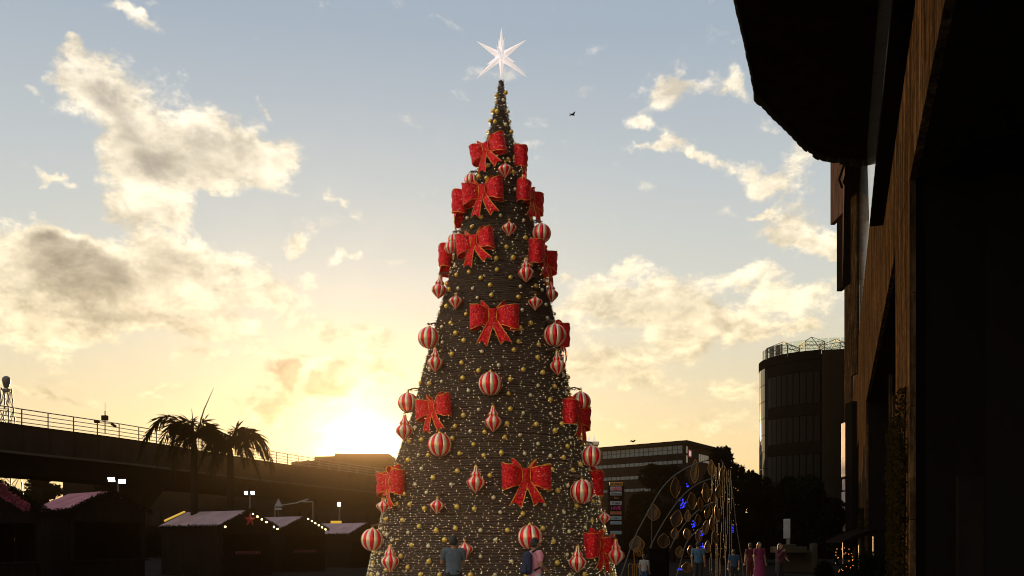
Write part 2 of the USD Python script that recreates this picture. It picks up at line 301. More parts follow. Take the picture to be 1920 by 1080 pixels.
def cloth(name, c): return mat('cloth_' + name, c, .9, var=.15, scale=14, bump=.25, bscale=25)
M['c_slate'] = cloth('slate', (.085, .11, .14)); M['c_black'] = cloth('black', (.014, .013, .014)); M['c_pink'] = cloth('pink', (.62, .25, .33)); M['c_pale'] = cloth('pale', (.42, .36, .40))
M['c_navy'] = cloth('navy', (.02, .025, .06)); M['c_blue'] = cloth('blue', (0.017, 0.050, 0.110)); M['c_cyan'] = cloth('cyan', (0.039, 0.099, 0.165)); M['c_rose'] = cloth('rose', (0.077, 0.019, 0.028)); M['c_red'] = cloth('red', (0.072, 0.006, 0.007))
M['c_magenta'] = cloth('magenta', (0.154, 0.011, 0.055)); M['c_white'] = cloth('white', (0.275, 0.264, 0.259))

# ------------------------------------------------------------------ ground
g = 3000.0
struct('added_bounce_paving', box((-6, 9, -.02), (44, 62, .048)), M['bounce_paving'])  # pale slab out of view, added to bounce light up onto the ornaments
struct('ground', TM([(-g, -200, 0), (g, -200, 0), (g, g, 0), (-g, g, 0)], [[0, 1, 2], [0, 2, 3]]), M['asphalt'])

# ------------------------------------------------------------------ elevated railway on the left
def spline(pts, step):
    from scipy.interpolate import CubicSpline
    p = np.array(pts, float); s = np.r_[0, np.cumsum(np.linalg.norm(np.diff(p, axis=0), axis=1))]
    c = CubicSpline(s, p); n = int(s[-1] / step); return c(np.arange(n + 1) * step)
path = spline([(-41.5, 52), (-40.6, 60), (-38.9, 69), (-34.9, 78.5), (-30.9, 92), (-26.6, 107), (-19.0, 128), (-10, 150), (-2.5, 172), (0, 196), (-1, 225), (-4, 260)], 2.4)
tng = np.gradient(path, axis=0); tng /= np.linalg.norm(tng, axis=1, keepdims=True)
nrm = np.stack([-tng[:, 1], tng[:, 0]], 1)                       # away from the plaza
def P(i, off, z): return np.array([*(path[i] + nrm[i] * off), z])
def sweep(sec, i0=0, i1=None):
    """a section of (offset, z) swept along the line"""
    i1 = len(path) - 1 if i1 is None else i1; k = len(sec)
    v = np.array([P(i, o, z) for i in range(i0, i1 + 1) for o, z in sec]); f = []
    for i in range(i1 - i0):
        for j in range(k):
            q = (j + 1) % k; a, b, c, d = i * k + j, i * k + q, (i + 1) * k + q, (i + 1) * k + j
            f += [[a, c, b], [a, d, c]]
    for j in range(1, k - 1):
        f += [[0, j, j + 1], [(i1 - i0) * k, (i1 - i0) * k + j + 1, (i1 - i0) * k + j]]
    return TM(v, f)
def trimfix(m):
    m.fix_normals(); return m
TOP = 10.6
via = thing('railway_viaduct', 'long dark concrete elevated railway viaduct crossing behind the stalls on the left', 'viaduct')
part(via, 'deck_slab', trimfix(sweep([(.25, 8.9), (9.5, 8.9), (9.5, 9.5), (.25, 9.5)])), M['concrete'])
part(via, 'box_girder', trimfix(sweep([(1.6, 8.88), (2.6, 7.0), (7.2, 7.0), (8.2, 8.88)])), M['concrete'])
part(via, 'ledge', trimfix(sweep([(-.16, 8.38), (.26, 8.38), (.26, 8.56), (-.16, 8.56)])), M['beige'])
part(via, 'far_parapet', trimfix(sweep([(9.3, 9.5), (9.5, 9.5), (9.5, 10.5), (9.3, 10.5)])), M['concrete'])
for i in range(len(path) - 1):
    a, b = P(i, 0, 0), P(i + 1, 0, 0); d = (b - a); e = d / np.linalg.norm(d) * .03; o = np.array([*nrm[i], 0]) * .22
    q = [a + e, b - e, b - e + o, a + e + o]; z0, z1 = 8.56, TOP
    part(via, 'parapet_panel', trimesh.convex.convex_hull(np.array([p + (0, 0, z) for p in q for z in (z0, z1)])), M['concrete'])
part(via, 'coping', trimfix(sweep([(-.06, TOP), (.30, TOP), (.30, TOP + .1), (-.06, TOP + .1)])), M['concrete'])
for i in (3, 15, 28, 41):
    if i < len(path):
        c = P(i, 4.9, 0); ax = math.atan2(tng[i][1], tng[i][0])
        pier = cat([cbox((0, 0, 2.8), (2.0, 2.4, 5.6), .15), mv(rot(wallpoly([(-1.3, 4.6), (1.3, 4.6), (3.6, 7.0), (-3.6, 7.0)], -.9, .9), 0), (0, 0, 0))])
        part(via, 'pier', mv(rot(pier, ax + PI / 2), c), M['concrete'])
rl = thing('viaduct_railing', 'thin steel railing with four rails along the top of the railway viaduct', 'railing')
for z in (.22, .55, .88, 1.24):
    part(rl, 'rail', tube([P(i, .12, TOP + .1 + z) for i in range(len(path))], .035 if z < 1 else .045, 5), M['steel'])
for i in range(len(path)):
    part(rl, 'post', bar(P(i, .12, TOP + .1), P(i, .12, TOP + 1.36), .10), M['steel'])

# lattice mast with a round head at the far left, and a camera mast
def lattice(name, px, py_top, Y, base, label):
    top = at(px, py_top, Y); t = thing(name, label, 'mast', (top[0], Y, 0)); h = top[2]; w0, w1 = base, .28; n = 9
    zs = np.linspace(0, h - .9, n)
    for sx in (-1, 1):
        for sy in (-1, 1):
            part(t, 'leg', tube([(sx * w0, sy * w0, 0), (sx * w1, sy * w1, h - .9)], .055, 5), M['steel'])
    br = []
    for i in range(n - 1):
        f0, f1 = 1 - i / (n - 1), 1 - (i + 1) / (n - 1); a, b = w1 + (w0 - w1) * f0, w1 + (w0 - w1) * f1
        for s in (-1, 1):
            br += [tube([(-a, s * a, zs[i]), (b, s * b, zs[i + 1])], .03, 4), tube([(a, s * a, zs[i]), (-b, s * b, zs[i + 1])], .03, 4), tube([(s * a, -a, zs[i]), (s * b, b, zs[i + 1])], .03, 4), tube([(-a, s * a, zs[i]), (a, s * a, zs[i])], .03, 4)]
    part(t, 'bracing', cat(br), M['steel'])
    part(t, 'head', lathe([(0, h - .95), (.2, h - .9), (.3, h - .55), (.36, h - .25), (.32, h - .02), (.15, h + .12), (0, h + .15)], 14), M['steel'], smooth=40)
    part(t, 'collar', lathe([(0, h - 1.25), (.3, h - 1.25), (.3, h - 1.0), (0, h - 1.0)], 12), M['steel'])
lattice('lattice_mast', 12, 708, 80, 1.35, 'lattice steel mast with a round head rising behind the viaduct at the far left')
cm = at(197, 800, 75.5)
t = thing('camera_mast', 'short dark mast with cameras and floodlamps on the viaduct railing', 'mast', (cm[0], cm[1], TOP))
h = cm[2] - TOP
part(t, 'pole', tube([(0, 0, 0), (0, 0, h + 1.3)], .05, 6), M['steel']); part(t, 'whip', tube([(0, 0, h + 1.0), (0, 0, h + 2.0)], .014, 4), M['steel'])
part(t, 'crossarm', tube([(-.75, 0, h + .35), (.75, 0, h + .25)], .035, 5), M['steel'])
part(t, 'camera', cbox((-.68, 0, h + .42), (.42, .26, .22), .04), M['black']); part(t, 'camera', rot(cbox((.72, 0, h + .12), (.46, .26, .2), .04), .6, (0, 1, 0), (.72, 0, h + .12)), M['black'])
part(t, 'control_box', cbox((0, -.05, h + .72), (.5, .34, .42), .04), M['black'])
# reflections: far building on the horizon behind the viaduct, the sun just clearing its roof
Yb = 200.0
def wp(px, py, Y): q = at(px, py, Y); return q[0], q[2]
def far_block(name, label, outline, Y, depth, m, wins, mw, fr):
    t = thing(name, label, 'building')
    part(t, 'wall', wallpoly(outline, Y, Y + depth), m)
    for (x0, x1, z0, z1) in wins:
        w = part(t, 'window', box(((x0 + x1) / 2, Y - .05, (z0 + z1) / 2), (x1 - x0, .1, z1 - z0)), mw)
        part(w, 'sill', box(((x0 + x1) / 2, Y - .08, z0 - .06), (x1 - x0 + .2, .2, .12)), fr)
    return t
o = [(wp(545, 1014, Yb)[0], 0), (wp(730, 1014, Yb)[0], 0)] + [wp(x, y, Yb) for x, y in ((730, 851), (628, 850), (627, 855), (590, 856), (589, 863), (546, 866))]
wn = []
for row, (y0, y1) in enumerate(((869, 875), (881, 888), (894, 901))):
    for x in range(552 if row else 596, 722, 17):
        a, b = wp(x, y1, Yb), wp(x + 11, y0, Yb); wn.append((a[0], b[0], a[1], b[1]))
far_block('low_rise_building', 'low brown building with rows of windows behind the viaduct, under the setting sun', o, Yb, 25, M['facade_brown'], wn, M['pane_dim'], M['frame'])
Yd = 145.0
o = [(wp(118, 1014, Yd)[0], 0), (wp(760, 1014, Yd)[0], 0), wp(760, 935, Yd), wp(500, 918, Yd), wp(300, 897, Yd), wp(118, 880, Yd)]
wn = []
for x in range(140, 740, 24):
    a, b = wp(x, 985, Yd), wp(x + 15, 960, Yd); wn.append((a[0], b[0], a[1], b[1]))
far_block('long_building', 'long low unlit building seen in the shadow beneath the viaduct', o, Yd, 20, M['dark_wall'], wn, M['pane_dim'], M['frame'])

# ------------------------------------------------------------------ round tower on the right
Yt = 110.0; tc = at(1541, 1015, Yt); R = 7.35; H = 23.4
tw = thing('round_tower', 'dark round office tower with curved glass and plain beige right side', 'tower', (tc[0], Yt, 0))
def arc(r0, r1, a0, a1, z0, z1, n=6):
    """curved block; angles measured from the camera side, positive to the right"""
    g = np.linspace(a0, a1, n + 1); v = []
    for a in g:
        for r, z in ((r0, z0), (r1, z0), (r1, z1), (r0, z1)): v.append((r * math.sin(a), -r * math.cos(a), z))
    f = []
    for i in range(n):
        for j in range(4):
            q = (j + 1) % 4; A, B, C, D = i * 4 + j, i * 4 + q, (i + 1) * 4 + q, (i + 1) * 4 + j; f += [[A, B, C], [A, C, D]]
    f += [[0, 2, 1], [0, 3, 2], [n * 4, n * 4 + 1, n * 4 + 2], [n * 4, n * 4 + 2, n * 4 + 3]]
    return trimfix(TM(v, f))
V0 = math.atan2(tc[0], Yt)                                        # the view direction: angles run about it
part(tw, 'core_wall', lathe([(R - .5, 0), (R - .5, H - .4), (0, H - .4)], 64), M['black'])
part(tw, 'beige_wall', arc(R - .5, R + .12, -V0 + .0, PI * .75, 0, H - .05, 22), M['tower_wall'], smooth=30)
part(tw, 'roof_band', arc(R - .5, R + .05, -PI, -V0 - .005, H - 1.0, H, 40), M['black'], smooth=30)
floors = [(H - 6.0, H - 2.4), (H - 10.4, H - 7.4), (H - 14.8, H - 11.8), (H - 20.2, H - 16.0)]
for z0, z1 in ((H - 2.35, H - 1.05), (H - 7.35, H - 6.05), (H - 11.75, H - 10.45), (H - 15.95, H - 14.85), (0.2, H - 20.25)):
    part(tw, 'spandrel_band', arc(R - .5, R - .06, -PI * .42, -V0 - .01, z0, z1, 18), M['dark_wall'], smooth=30)
for z0, z1 in floors:
    n = 9; a = np.linspace(-PI * .42, -V0 - .02, n + 1)
    for i in range(n):
        w = part(tw, 'window', arc(R - .5, R - .09, a[i] + .008, a[i + 1] - .008, z0, z1, 3), M['pane_dim'])
zl = np.linspace(.3, H - 1.05, 12)
for i, (a0, a1) in enumerate(((-1.72, -1.56), (-1.55, -1.40), (-1.88, -1.73))):
    for j in range(len(zl) - 1):
        part(tw, 'glass_panel', arc(R - .5, R, a0 + .004, a1 - .004, zl[j] + .05, zl[j + 1] - .02, 4), M['pane_tower'], smooth=30)
for i in range(16):
    a0 = -1.75 + i * .19
    p = part(tw, 'railing_panel', arc(R - .35, R - .33, a0 + .008, a0 + .182, H + .02, H + 1.35, 3), M['rail_glass'])
for px, py, Yp, w, hh, yaw in ((1468.5, 641, 107, 1.35, 2.6, .75), (1521.5, 632, 109, 1.15, 3.1, .0), (1567, 636, 107.5, 1.35, 2.8, .7)):
    q = at(px, py, Yp)
    t = thing('rooftop_pavilion', {1468.5: 'leftmost open truss pavilion frame on the round tower roof', 1521.5: 'middle and tallest open truss pavilion frame on the round tower roof', 1567: 'right open truss pavilion frame on the round tower roof, next to the dark facade'}[px], 'pavilion', (q[0], Yp, H - .4), yaw)
    top = q[2] - (H - .4); e = top - .75; cs = [(-w, -w), (w, -w), (w, w), (-w, w)]
    for x, y in cs: part(t, 'post', bar((x, y, 0), (x, y, e), .13), M['steel'])
    for i in range(4):
        a, b = np.array(cs[i]), np.array(cs[(i + 1) % 4]); ms = [bar((*a, e), (*b, e), .08), bar((*a, e - .42), (*b, e - .42), .08)]
        for k in range(6):
            p0, p1 = a + (b - a) * k / 6, a + (b - a) * (k + 1) / 6; ms.append(bar((*p0, e - .42 * (k % 2)), (*p1, e - .42 * ((k + 1) % 2)), .05))
        part(t, 'truss', cat(ms), M['steel'])
        part(t, 'rafter', bar((*a, e), (0, 0, top), .09), M['steel'])

# ------------------------------------------------------------------ office block behind the sculpture
A, B, C = at(1285, 826, 150), at(1000, 848, 172), at(1362, 846, 167.8)
ob = thing('office_building', 'dark flat roofed office block with bluish window rows and a red emblem', 'building')
def wall_between(p, q, z0, z1, out, thick=.3):
    d = np.array(q[:2]) - np.array(p[:2]); L_ = np.linalg.norm(d); d /= L_; n = np.array([d[1], -d[0]])
    if n @ np.array(p[:2]) > 0: n = -n
    pts = [(*(np.array(p[:2]) + n * out), z0), (*(np.array(q[:2]) + n * out), z0), (*(np.array(q[:2]) + n * (out - thick)), z0), (*(np.array(p[:2]) + n * (out - thick)), z0)]
    return trimesh.convex.convex_hull(np.array(pts + [(x, y, z1) for x, y, _ in pts]))
HO = A[2]
BK = np.array([(A[0] + 9, A[1] + 45)])[0]
part(ob, 'wall', prism([tuple(B[:2]), tuple(A[:2]), tuple(BK)], 0, HO - .55), M['facade_dark']); part(ob, 'wall', prism([(A[0] + .02, A[1] + .02), tuple(C[:2]), (BK[0] + .05, BK[1])], 0, HO - .552), M['facade_brown'])
part(ob, 'roof_slab', prism([(A[0] + .1, A[1] - .8), (C[0] + .9, C[1]), (BK[0], BK[1] + 1), (B[0] - .8, B[1] - .3)], HO - .549, HO), M['frame'])
def lerp(p, q, t): return np.array(p) + (np.array(q) - np.array(p)) * t
NW = 34
for (z0, z1) in ((HO - 1.35, HO - .75), (HO - 2.05, HO - 1.42), (HO - 3.75, HO - 3.2), (HO - 5.95, HO - 5.4), (HO - 8.1, HO - 7.6)):
    for i in range(NW):
        a, b = lerp(B, A, (i + .06) / NW * .985), lerp(B, A, (i + .94) / NW * .985)
        part(ob, 'window', wall_between(a, b, z0, z1, .04, .2), M['pane_blue'])
for (z0, z1) in ((HO - 2.05, HO - .9), (HO - 3.6, HO - 2.4)):
    part(ob, 'window', wall_between(lerp(A, C, .01), lerp(A, C, .05), z0, z1, .04, .2), M['pane_blue'])
for k in range(5):
    part(ob, 'window', wall_between(lerp(A, C, .30 + k * .05), lerp(A, C, .34 + k * .05), HO - 3.0, HO - 1.7, .04, .2), M['pane_blue'])
em = lerp(A, C, .085); d = np.array(C[:2]) - np.array(A[:2]); ez = math.atan2(d[1], d[0]); nn = np.array([d[1], -d[0]]) / np.linalg.norm(d)
M['sign_red'] = mat('sign_red', (.45, .03, .05), .5); M['sign_white'] = mat('sign_white', (.75, .73, .72), .5, extra={'emission_color': (1, .9, .9), 'emission_strength': .25})
e = part(ob, 'emblem', mv(rot(cbox((0, 0, 0), (1.25, .12, 1.25), .03), ez), (em[0] + nn[0] * .08, em[1] + nn[1] * .08, HO - 2.0)), M['sign_red'])
hh = cat([box((-.28, 0, 0), (.2, .06, .85)), box((.28, 0, 0), (.2, .06, .85)), box((0, 0, 0), (.36, .05, .18))])
part(e, 'emblem_letter', mv(rot(hh, ez), (em[0] + nn[0] * .17, em[1] + nn[1] * .17, HO - 2.0)), M['sign_white'])
# pale building whose spiked top shows at the tree's edge
q = at(1100, 828, 190)
t = thing('pale_building', 'pale building top with small white spikes beside the tree at right', 'building', (q[0], 190, 0))
zz = q[2]; part(t, 'wall', cbox((.3, 4, zz / 2 - .5), (4.2, 8, zz - 1), .05), M['pale_stone']); part(t, 'parapet', cbox((.3, 3.9, zz - .35), (4.6, 8.4, .7), .05), M['pale_stone'])
for x in (-1.6, -.4, .5, 1.6): part(t, 'spike', mv(trimesh.creation.cone(.34, 1.6, sections=6), (x, .2, zz)), M['sign_white'])

# ------------------------------------------------------------------ sign pylon
q = at(1155, 903, 70); hp = q[2]
pyl = thing('sign_pylon', 'tall dark sign pylon with a stack of shop signs beside the tree', 'sign', (q[0], 70, 0), .06)
part(pyl, 'column', cbox((.05, .25, hp / 2 - .1), (1.25, .4, hp - .2), .04), M['frame'])
M['sign_orange'] = mat('sign_orange', (.42, .19, .03), .6); M['sign_pale'] = mat('sign_pale', (.34, .38, .44), .5); M['sign_rust'] = mat('sign_rust', (.30, .09, .04), .6); M['sign_sky'] = mat('sign_sky', (.16, .22, .28), .5)
M['ink'] = mat('ink', (.03, .03, .04), .6); M['ink_red'] = mat('ink_red', (.6, .02, .06), .5); M['ink_pink'] = mat('ink_pink', (.45, .02, .22), .5); M['ink_brown'] = mat('ink_brown', (.25, .08, .05), .5)
def zpx(py): return EYE + (HY - py) / F * 70
def panel(y0, y1, m, s=None, mi='ink', w=.86, hh=.6):
    z0, z1 = zpx(y1), zpx(y0); p = part(pyl, 'sign_panel', cbox((0, .0, (z0 + z1) / 2), (w, .12, z1 - z0), .02), m)
    if s:
        t_ = text(s, (z1 - z0) * hh, .012, True); k = min(1, w * .9 / np.ptp(t_.vertices[:, 0])); t_.apply_scale((k, 1, 1))
        part(p, 'lettering', mv(t_, (0, -.066, (z0 + z1) / 2)), M[mi])
panel(904, 911, M['sign_orange'], 'BEST MARKET', w=1.05, hh=.5)
panel(912.5, 920, M['sign_pale'], 'H&M', 'ink_red', hh=.75); panel(922, 929, M['sign_pale'], 'iPhone'); panel(930.5, 937, M['frame'], 'The', 'ink_brown')
panel(940, 947, M['sign_pale'], 'PUMA'); panel(949, 956, M['frame'], 'LAVIE', 'ink_pink', hh=.75); panel(959, 965, M['sign_rust'], 'The', 'ink_brown'); panel(967.5, 975, M['sign_sky'], 'A'); panel(977, 983.5, M['sign_sky']); panel(995.5, 1002, M['sign_sky'])

# ------------------------------------------------------------------ gatehouse wall and upright sign on the right
q = at(1494, 1025, 46)
gh = thing('gatehouse', 'low beige gatehouse wall with an overhanging slab and end pillar, right background', 'gatehouse', (q[0], 46, 0))
zt = q[2]
part(gh, 'wall', cbox((.1, .6, zt / 2 - .1), (1.9, .6, zt - .2), .03), M['beige']); part(gh, 'roof_slab', cbox((-.35, .25, zt - .16), (1.5, 1.4, .32), .03), M['beige']); part(gh, 'pillar', cbox((.95, .3, zt / 2 + .08), (.28, .5, zt + .16), .03), M['beige']); part(gh, 'coping', cbox((-.3, .5, zt + .06), (.7, .6, .12), .02), M['beige'])
q = at(1476, 973, 48); z0 = at(0, 1010, 48)[2]
us = thing('upright_sign', 'blank pale upright sign board on a grey post above the gatehouse', 'sign', (q[0], 48, 0), -.5)
part(us, 'board', cbox((0, 0, (q[2] + z0) / 2), (.36, .16, q[2] - z0), .02), M['panel_grey']); part(us, 'post', cbox((.06, .03, z0 / 2), (.2, .12, z0), .02), M['steel'])

# ------------------------------------------------------------------ long dark building close by on the right
FA = math.atan(612 / F); fd = np.array([math.sin(FA), math.cos(FA)]); fn = np.array([-math.cos(FA), math.sin(FA)]); Q0 = np.array([1.25, 0.0])
def fp(Y, t): 
    s = (Y - fn[1] * t) / fd[1]
    return Q0 + fd * s + fn * t
def fbox(Y0, Y1, t0, t1, z0, z1):
    s0, s1 = Y0 / fd[1], Y1 / fd[1]; p = [Q0 + fd * s + fn * t for s, t in ((s0, t0), (s1, t0), (s1, t1), (s0, t1))]
    return trimesh.convex.convex_hull(np.array([(x, y, z) for x, y in p for z in (z0, z1)]))
def fpoly(pts, t0, t1):
    """outline of (Y, z) on the facade, from t0 to t1 outward"""
    m = trimesh.creation.extrude_polygon(Polygon([(y / fd[1], z) for y, z in pts]), t1 - t0, engine='earcut'); v = m.vertices
    xy = Q0 + v[:, :1] * fd + (v[:, 2:] + t0) * fn; m.vertices = np.c_[xy, v[:, 1]]; m.fix_normals(); return m
fb = thing('mall_building', 'tall dark building close on the right with stone clad piers and fascia', 'building')
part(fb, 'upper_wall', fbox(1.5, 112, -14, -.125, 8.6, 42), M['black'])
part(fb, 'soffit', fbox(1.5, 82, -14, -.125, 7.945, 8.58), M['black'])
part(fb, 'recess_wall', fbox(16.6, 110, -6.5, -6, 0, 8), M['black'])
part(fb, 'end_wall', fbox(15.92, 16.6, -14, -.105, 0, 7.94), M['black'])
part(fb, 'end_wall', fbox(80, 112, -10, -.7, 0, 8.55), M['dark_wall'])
Ys = [2, 4.6, 7.2, 9.8, 12.4, 15.0, 17.6, 20.2, 22.8, 25.3]
for a, b in zip(Ys[:-1], Ys[1:]):
    part(fb, 'stone_panel', fbox(a + .012, b - .012, -.12, 0, 7.95, 10.4), M['stone'])
Ys = np.linspace(25.3, 82, 15)
for a, b in zip(Ys[:-1], Ys[1:]):
    part(fb, 'stone_panel', fbox(a + .012, b - .012, -.12, 0, 7.95, 11.1), M['stone'])
    part(fb, 'stone_panel', fbox(a + .012, b - .012, -.12, 0, 11.13, 14.3), M['stone'])
for (a, b) in ((15.9, 20.0), (41, 56), (70, 82)):
    n = 4; part(fb, 'pier_core', fbox(a + .02, b - .02, -1.2, -.102, 0, 7.94), M['black'])  # black core: shade on the pier's camera side is put into the colour
    for k in range(n):
        z0, z1 = 7.94 * k / n, 7.94 * (k + 1) / n
        part(fb, 'pier_block', fbox(a, b, -.1, -.003, z0 + .006, z1 - .006), M['stone'])
for Y, zt_, w in ((25.6, 5.7, .06), (27.2, 6.6, .05), (24.3, 4.2, .05)):
    q = fp(Y, -.3); part(fb, 'frame_post', cbox((*q, zt_ / 2), (.10, w, zt_), .01), M['stone'])
# projecting storeys and their undersides
part(fb, 'projecting_bay', fpoly([(2, 10.42), (25.3, 10.42), (30, 17.2), (30, 40), (2, 40)], -.12, .34), M['black'])
part(fb, 'cladding_panel', fpoly([(2, 10.46), (25.26, 10.46), (27.4, 13.6), (2, 13.6)], .343, .36), M['pane'])
part(fb, 'cladding_panel', fpoly([(2, 13.64), (27.43, 13.64), (29.9, 17.25), (29.9, 22), (2, 22)], .343, .36), M['black'])
for a, b in ((12, 15), (16.4, 19.2), (20.6, 23.0), (24.3, 26.2)):
    part(fb, 'window', fbox(a, b, .361, .368, 14.2, 17.8), M['pane'])
part(fb, 'upper_bay', fbox(30.2, 78, -.12, .80, 23.6, 42), M['black'])
for k in range(8):
    a = 30.2 + 47.8 * k / 8; part(fb, 'cladding_panel', fbox(a + .03, a + 5.94, .803, .83, 23.65, 41), M['panel_pink'])
def yfin(name, px0, px1, Y, py0, py1, m, dy=2.4):
    a, b = at(px0, py1, Y), at(px1, py0, Y); part(fb, name, cbox(((a[0] + b[0]) / 2, Y + dy / 2, (a[2] + b[2]) / 2), (b[0] - a[0], dy, b[2] - a[2]), .03), m)
yfin('fin', 1581, 1590, 74, -60, 398, M['panel_pink'], 3.0)
yfin('fin', 1606, 1611, 57, 300, 700, M['stone'], 1.0); yfin('fin', 1596, 1599, 70, 530, 790, M['stone'], 1.5)
yfin('fin', 1584, 1594, 80, 380, 535, M['black'], 2.0)
part(fb, 'glazed_band', fpoly([(26, 14.4), (82, 14.4), (82, 23.5), (31, 23.5)], -.12, -.06), M['pane'])
# faint door leaf by the near end
q = at(1826, 890, 12.5); part(fb, 'door', cbox((q[0], 12.6, q[2] / 2), (.36, .1, q[2]), .02), M['dark_wall'])
# vertical lightbox sign fixed to the far pier
q0, q1 = at(1597, 1000, 59), at(1607, 752, 59)
t = thing('vertical_sign', 'tall dark vertical sign box with pale sunlit side panels on the far pier', 'sign')
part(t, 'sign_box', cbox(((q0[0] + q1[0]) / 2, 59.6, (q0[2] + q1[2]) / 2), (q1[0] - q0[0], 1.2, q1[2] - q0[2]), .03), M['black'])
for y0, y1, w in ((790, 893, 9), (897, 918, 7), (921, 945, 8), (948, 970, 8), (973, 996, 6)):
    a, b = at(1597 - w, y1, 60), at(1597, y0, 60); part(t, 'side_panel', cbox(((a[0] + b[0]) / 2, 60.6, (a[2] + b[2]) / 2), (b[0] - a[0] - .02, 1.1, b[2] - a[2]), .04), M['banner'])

# curved canopy high on the facade
def op(Y, off): return np.array([off + 612 / F * Y, Y])
CZ = 14.0; edge = [(29.5, 1.2), (29.35, .3), (29.2, -.47), (28.5, -.93), (27.55, -1.33), (26.2, -1.88), (25.25, -2.20), (25.0, -2.34), (24.6, -2.27), (23.3, -2.29), (21.8, -2.31), (20.4, -2.34), (18, -2.3), (14, -2.25), (9, -2.1), (5, -1.7), (3.2, 1.2)]
out = [op(*e) for e in edge]
ca = thing('curved_canopy', 'big dark curved canopy jutting from the facade high at upper right', 'canopy')
part(ca, 'deck', prism(out, CZ, CZ + .25), M['soffit'])
part(ca, 'upstand', prism(out, CZ + .251, CZ + .9), M['black'])
def shrink(k): c = np.mean(out, 0); return [c + (p - c) * k for p in out]
pl = Polygon(shrink(.90))
for k in range(9):
    y0 = 5 + k * 2.7; cell = pl.intersection(sbox(-10, y0 + .03, 30, y0 + 2.67))
    if not cell.is_empty:
        for gk in getattr(cell, 'geoms', [cell]):
            m = trimesh.creation.extrude_polygon(gk, .05, engine='earcut'); m.apply_translation((0, 0, CZ - .051)); part(ca, 'ceiling_panel', m, M['soffit'])
M['fringe'] = mat('fringe', (.03, .04, .018), .8, var=.4, scale=4)
fr = []
pts = np.array(out[:-1]); s = np.r_[0, np.cumsum(np.linalg.norm(np.diff(pts, axis=0), axis=1))]; ss = np.arange(0, s[-1], .42)
for k, a in enumerate(ss[:-1]):
    p, q = [np.array([np.interp(x, s, pts[:, i]) for i in range(2)]) for x in (a, a + .419)]
    dn = .14 + .08 * rng.random(); v = [(*p, CZ + .1), (*q, CZ + .1), (*(q * .98 + p * .02), CZ - dn), (*(p * .5 + q * .5), CZ - dn - .025), (*(p * .98 + q * .02), CZ - dn)]
    o_ = np.array([(q - p)[1], -(q - p)[0]]); o_ = o_ / (np.linalg.norm(o_) + 1e-9) * .03
    part(ca, 'valance_flap', trimesh.convex.convex_hull(np.array([(x + sg * o_[0], y + sg * o_[1], z) for x, y, z in v for sg in (0, 1)])), M['fringe'])
q = op(29.55, .2)
for k in range(3):
    part(ca, 'bracket', tube([(q[0] + .15 * k, 29.6, CZ - .1), (q[0] + .15 * k - .08, 29.8, CZ - .5 - .1 * (k % 2)), (q[0] + .15 * k + .05, 29.9, CZ - .75)], .04, 5), M['frame'])

# ------------------------------------------------------------------ plants
def leaf_cloud(n, centers, radii, size, rg, flat=.55, up=.2):
    """n folded leaf quads spread through blobs, denser towards their shells"""
    k = rg.integers(0, len(centers), n); d = rg.normal(size=(n, 3)); d /= np.linalg.norm(d, axis=1, keepdims=True)
    c = np.array(centers)[k] + d * (np.array(radii)[k]) * (rg.random((n, 1)) ** .45)
    a = d * .5 + rg.normal(size=(n, 3)) * .6; a /= np.linalg.norm(a, axis=1, keepdims=True)
    b = np.cross(a, rg.normal(size=(n, 3))); b /= np.linalg.norm(b, axis=1, keepdims=True); u = np.cross(a, b)
    L_ = size * (.6 + .8 * rg.random((n, 1))); W = L_ * flat / 2
    v = np.stack([c - a * L_ / 2, c + b * W + u * W * .25, c + a * L_ / 2, c - b * W + u * W * .25], 1).reshape(-1, 3); i = np.arange(n)[:, None] * 4
    return TM(v, np.vstack([i + [0, 1, 2], i + [0, 2, 3]]))
def tree(name, label, px, py_top, Y, wpx, seed, n=5200, size=.34, low=1.0, group=None, base_off=0.0, mat_='leaf'):
    rg = np.random.default_rng(seed); q = at(px, py_top, Y); Hh = q[2]; Wr = wpx / F * Y / 2
    t = thing(name, label, 'tree', (q[0], Y, 0), group=group)
    lean = rg.normal(size=2) * .12
    trunk = [(0, 0, 0), (lean[0] * .4, lean[1] * .4, Hh * .25), (lean[0], lean[1], Hh * .5), (lean[0] * 1.5, lean[1] * 1.5, Hh * .78)]
    tk = part(t, 'trunk', tube(trunk, [Hh * .026, Hh * .021, Hh * .016, Hh * .006], 8), M['bark'], smooth=True)
    cs, rs = [], []
    for i in range(13):
        a = rg.random() * 2 * PI; zz = Hh * (.28 + .62 * rg.random()) if low > .5 else Hh * (.5 + .42 * rg.random()); rr = Wr * (.75 * rg.random() ** .5) * (1.1 - .55 * max(0, zz / Hh - .4))
        cs.append((rr * math.cos(a), rr * math.sin(a), zz)); rs.append(np.array([1, 1, .8]) * Wr * rg.uniform(.28, .5))
    cs.append((0, 0, Hh * .90)); rs.append(np.array([1, 1, 1]) * min(Wr * .4, Hh * .10))
    for i in range(7):
        p = np.array(trunk[2]) * (.7 + .3 * rg.random()); part(t, 'limb', tube([p, (p + np.array(cs[i])) / 2 + (0, 0, -.1), cs[i]], [Hh * .011, Hh * .008, Hh * .003], 5), M['bark'])
    part(t, 'crown', leaf_cloud(n, cs, rs, size, rg), M[mat_])
    return t
GR = 'dark trees massed behind the plaza on the right'
tree('broadleaf_tree', 'tallest dark leafy tree at right, its ragged top above the office roof end', 1352, 836, 62, 150, 11, 9500, .34)
tree('broadleaf_tree', 'dark leafy tree just left of the round tower foot', 1408, 884, 66, 130, 12, 7000, .36)
tree('broadleaf_tree', 'dark leafy tree standing in front of the round tower', 1480, 893, 64, 170, 13, 8000, .36)
tree('broadleaf_tree', 'dark tree between the round tower and the mall facade', 1568, 935, 62, 110, 14, 6000, .34)
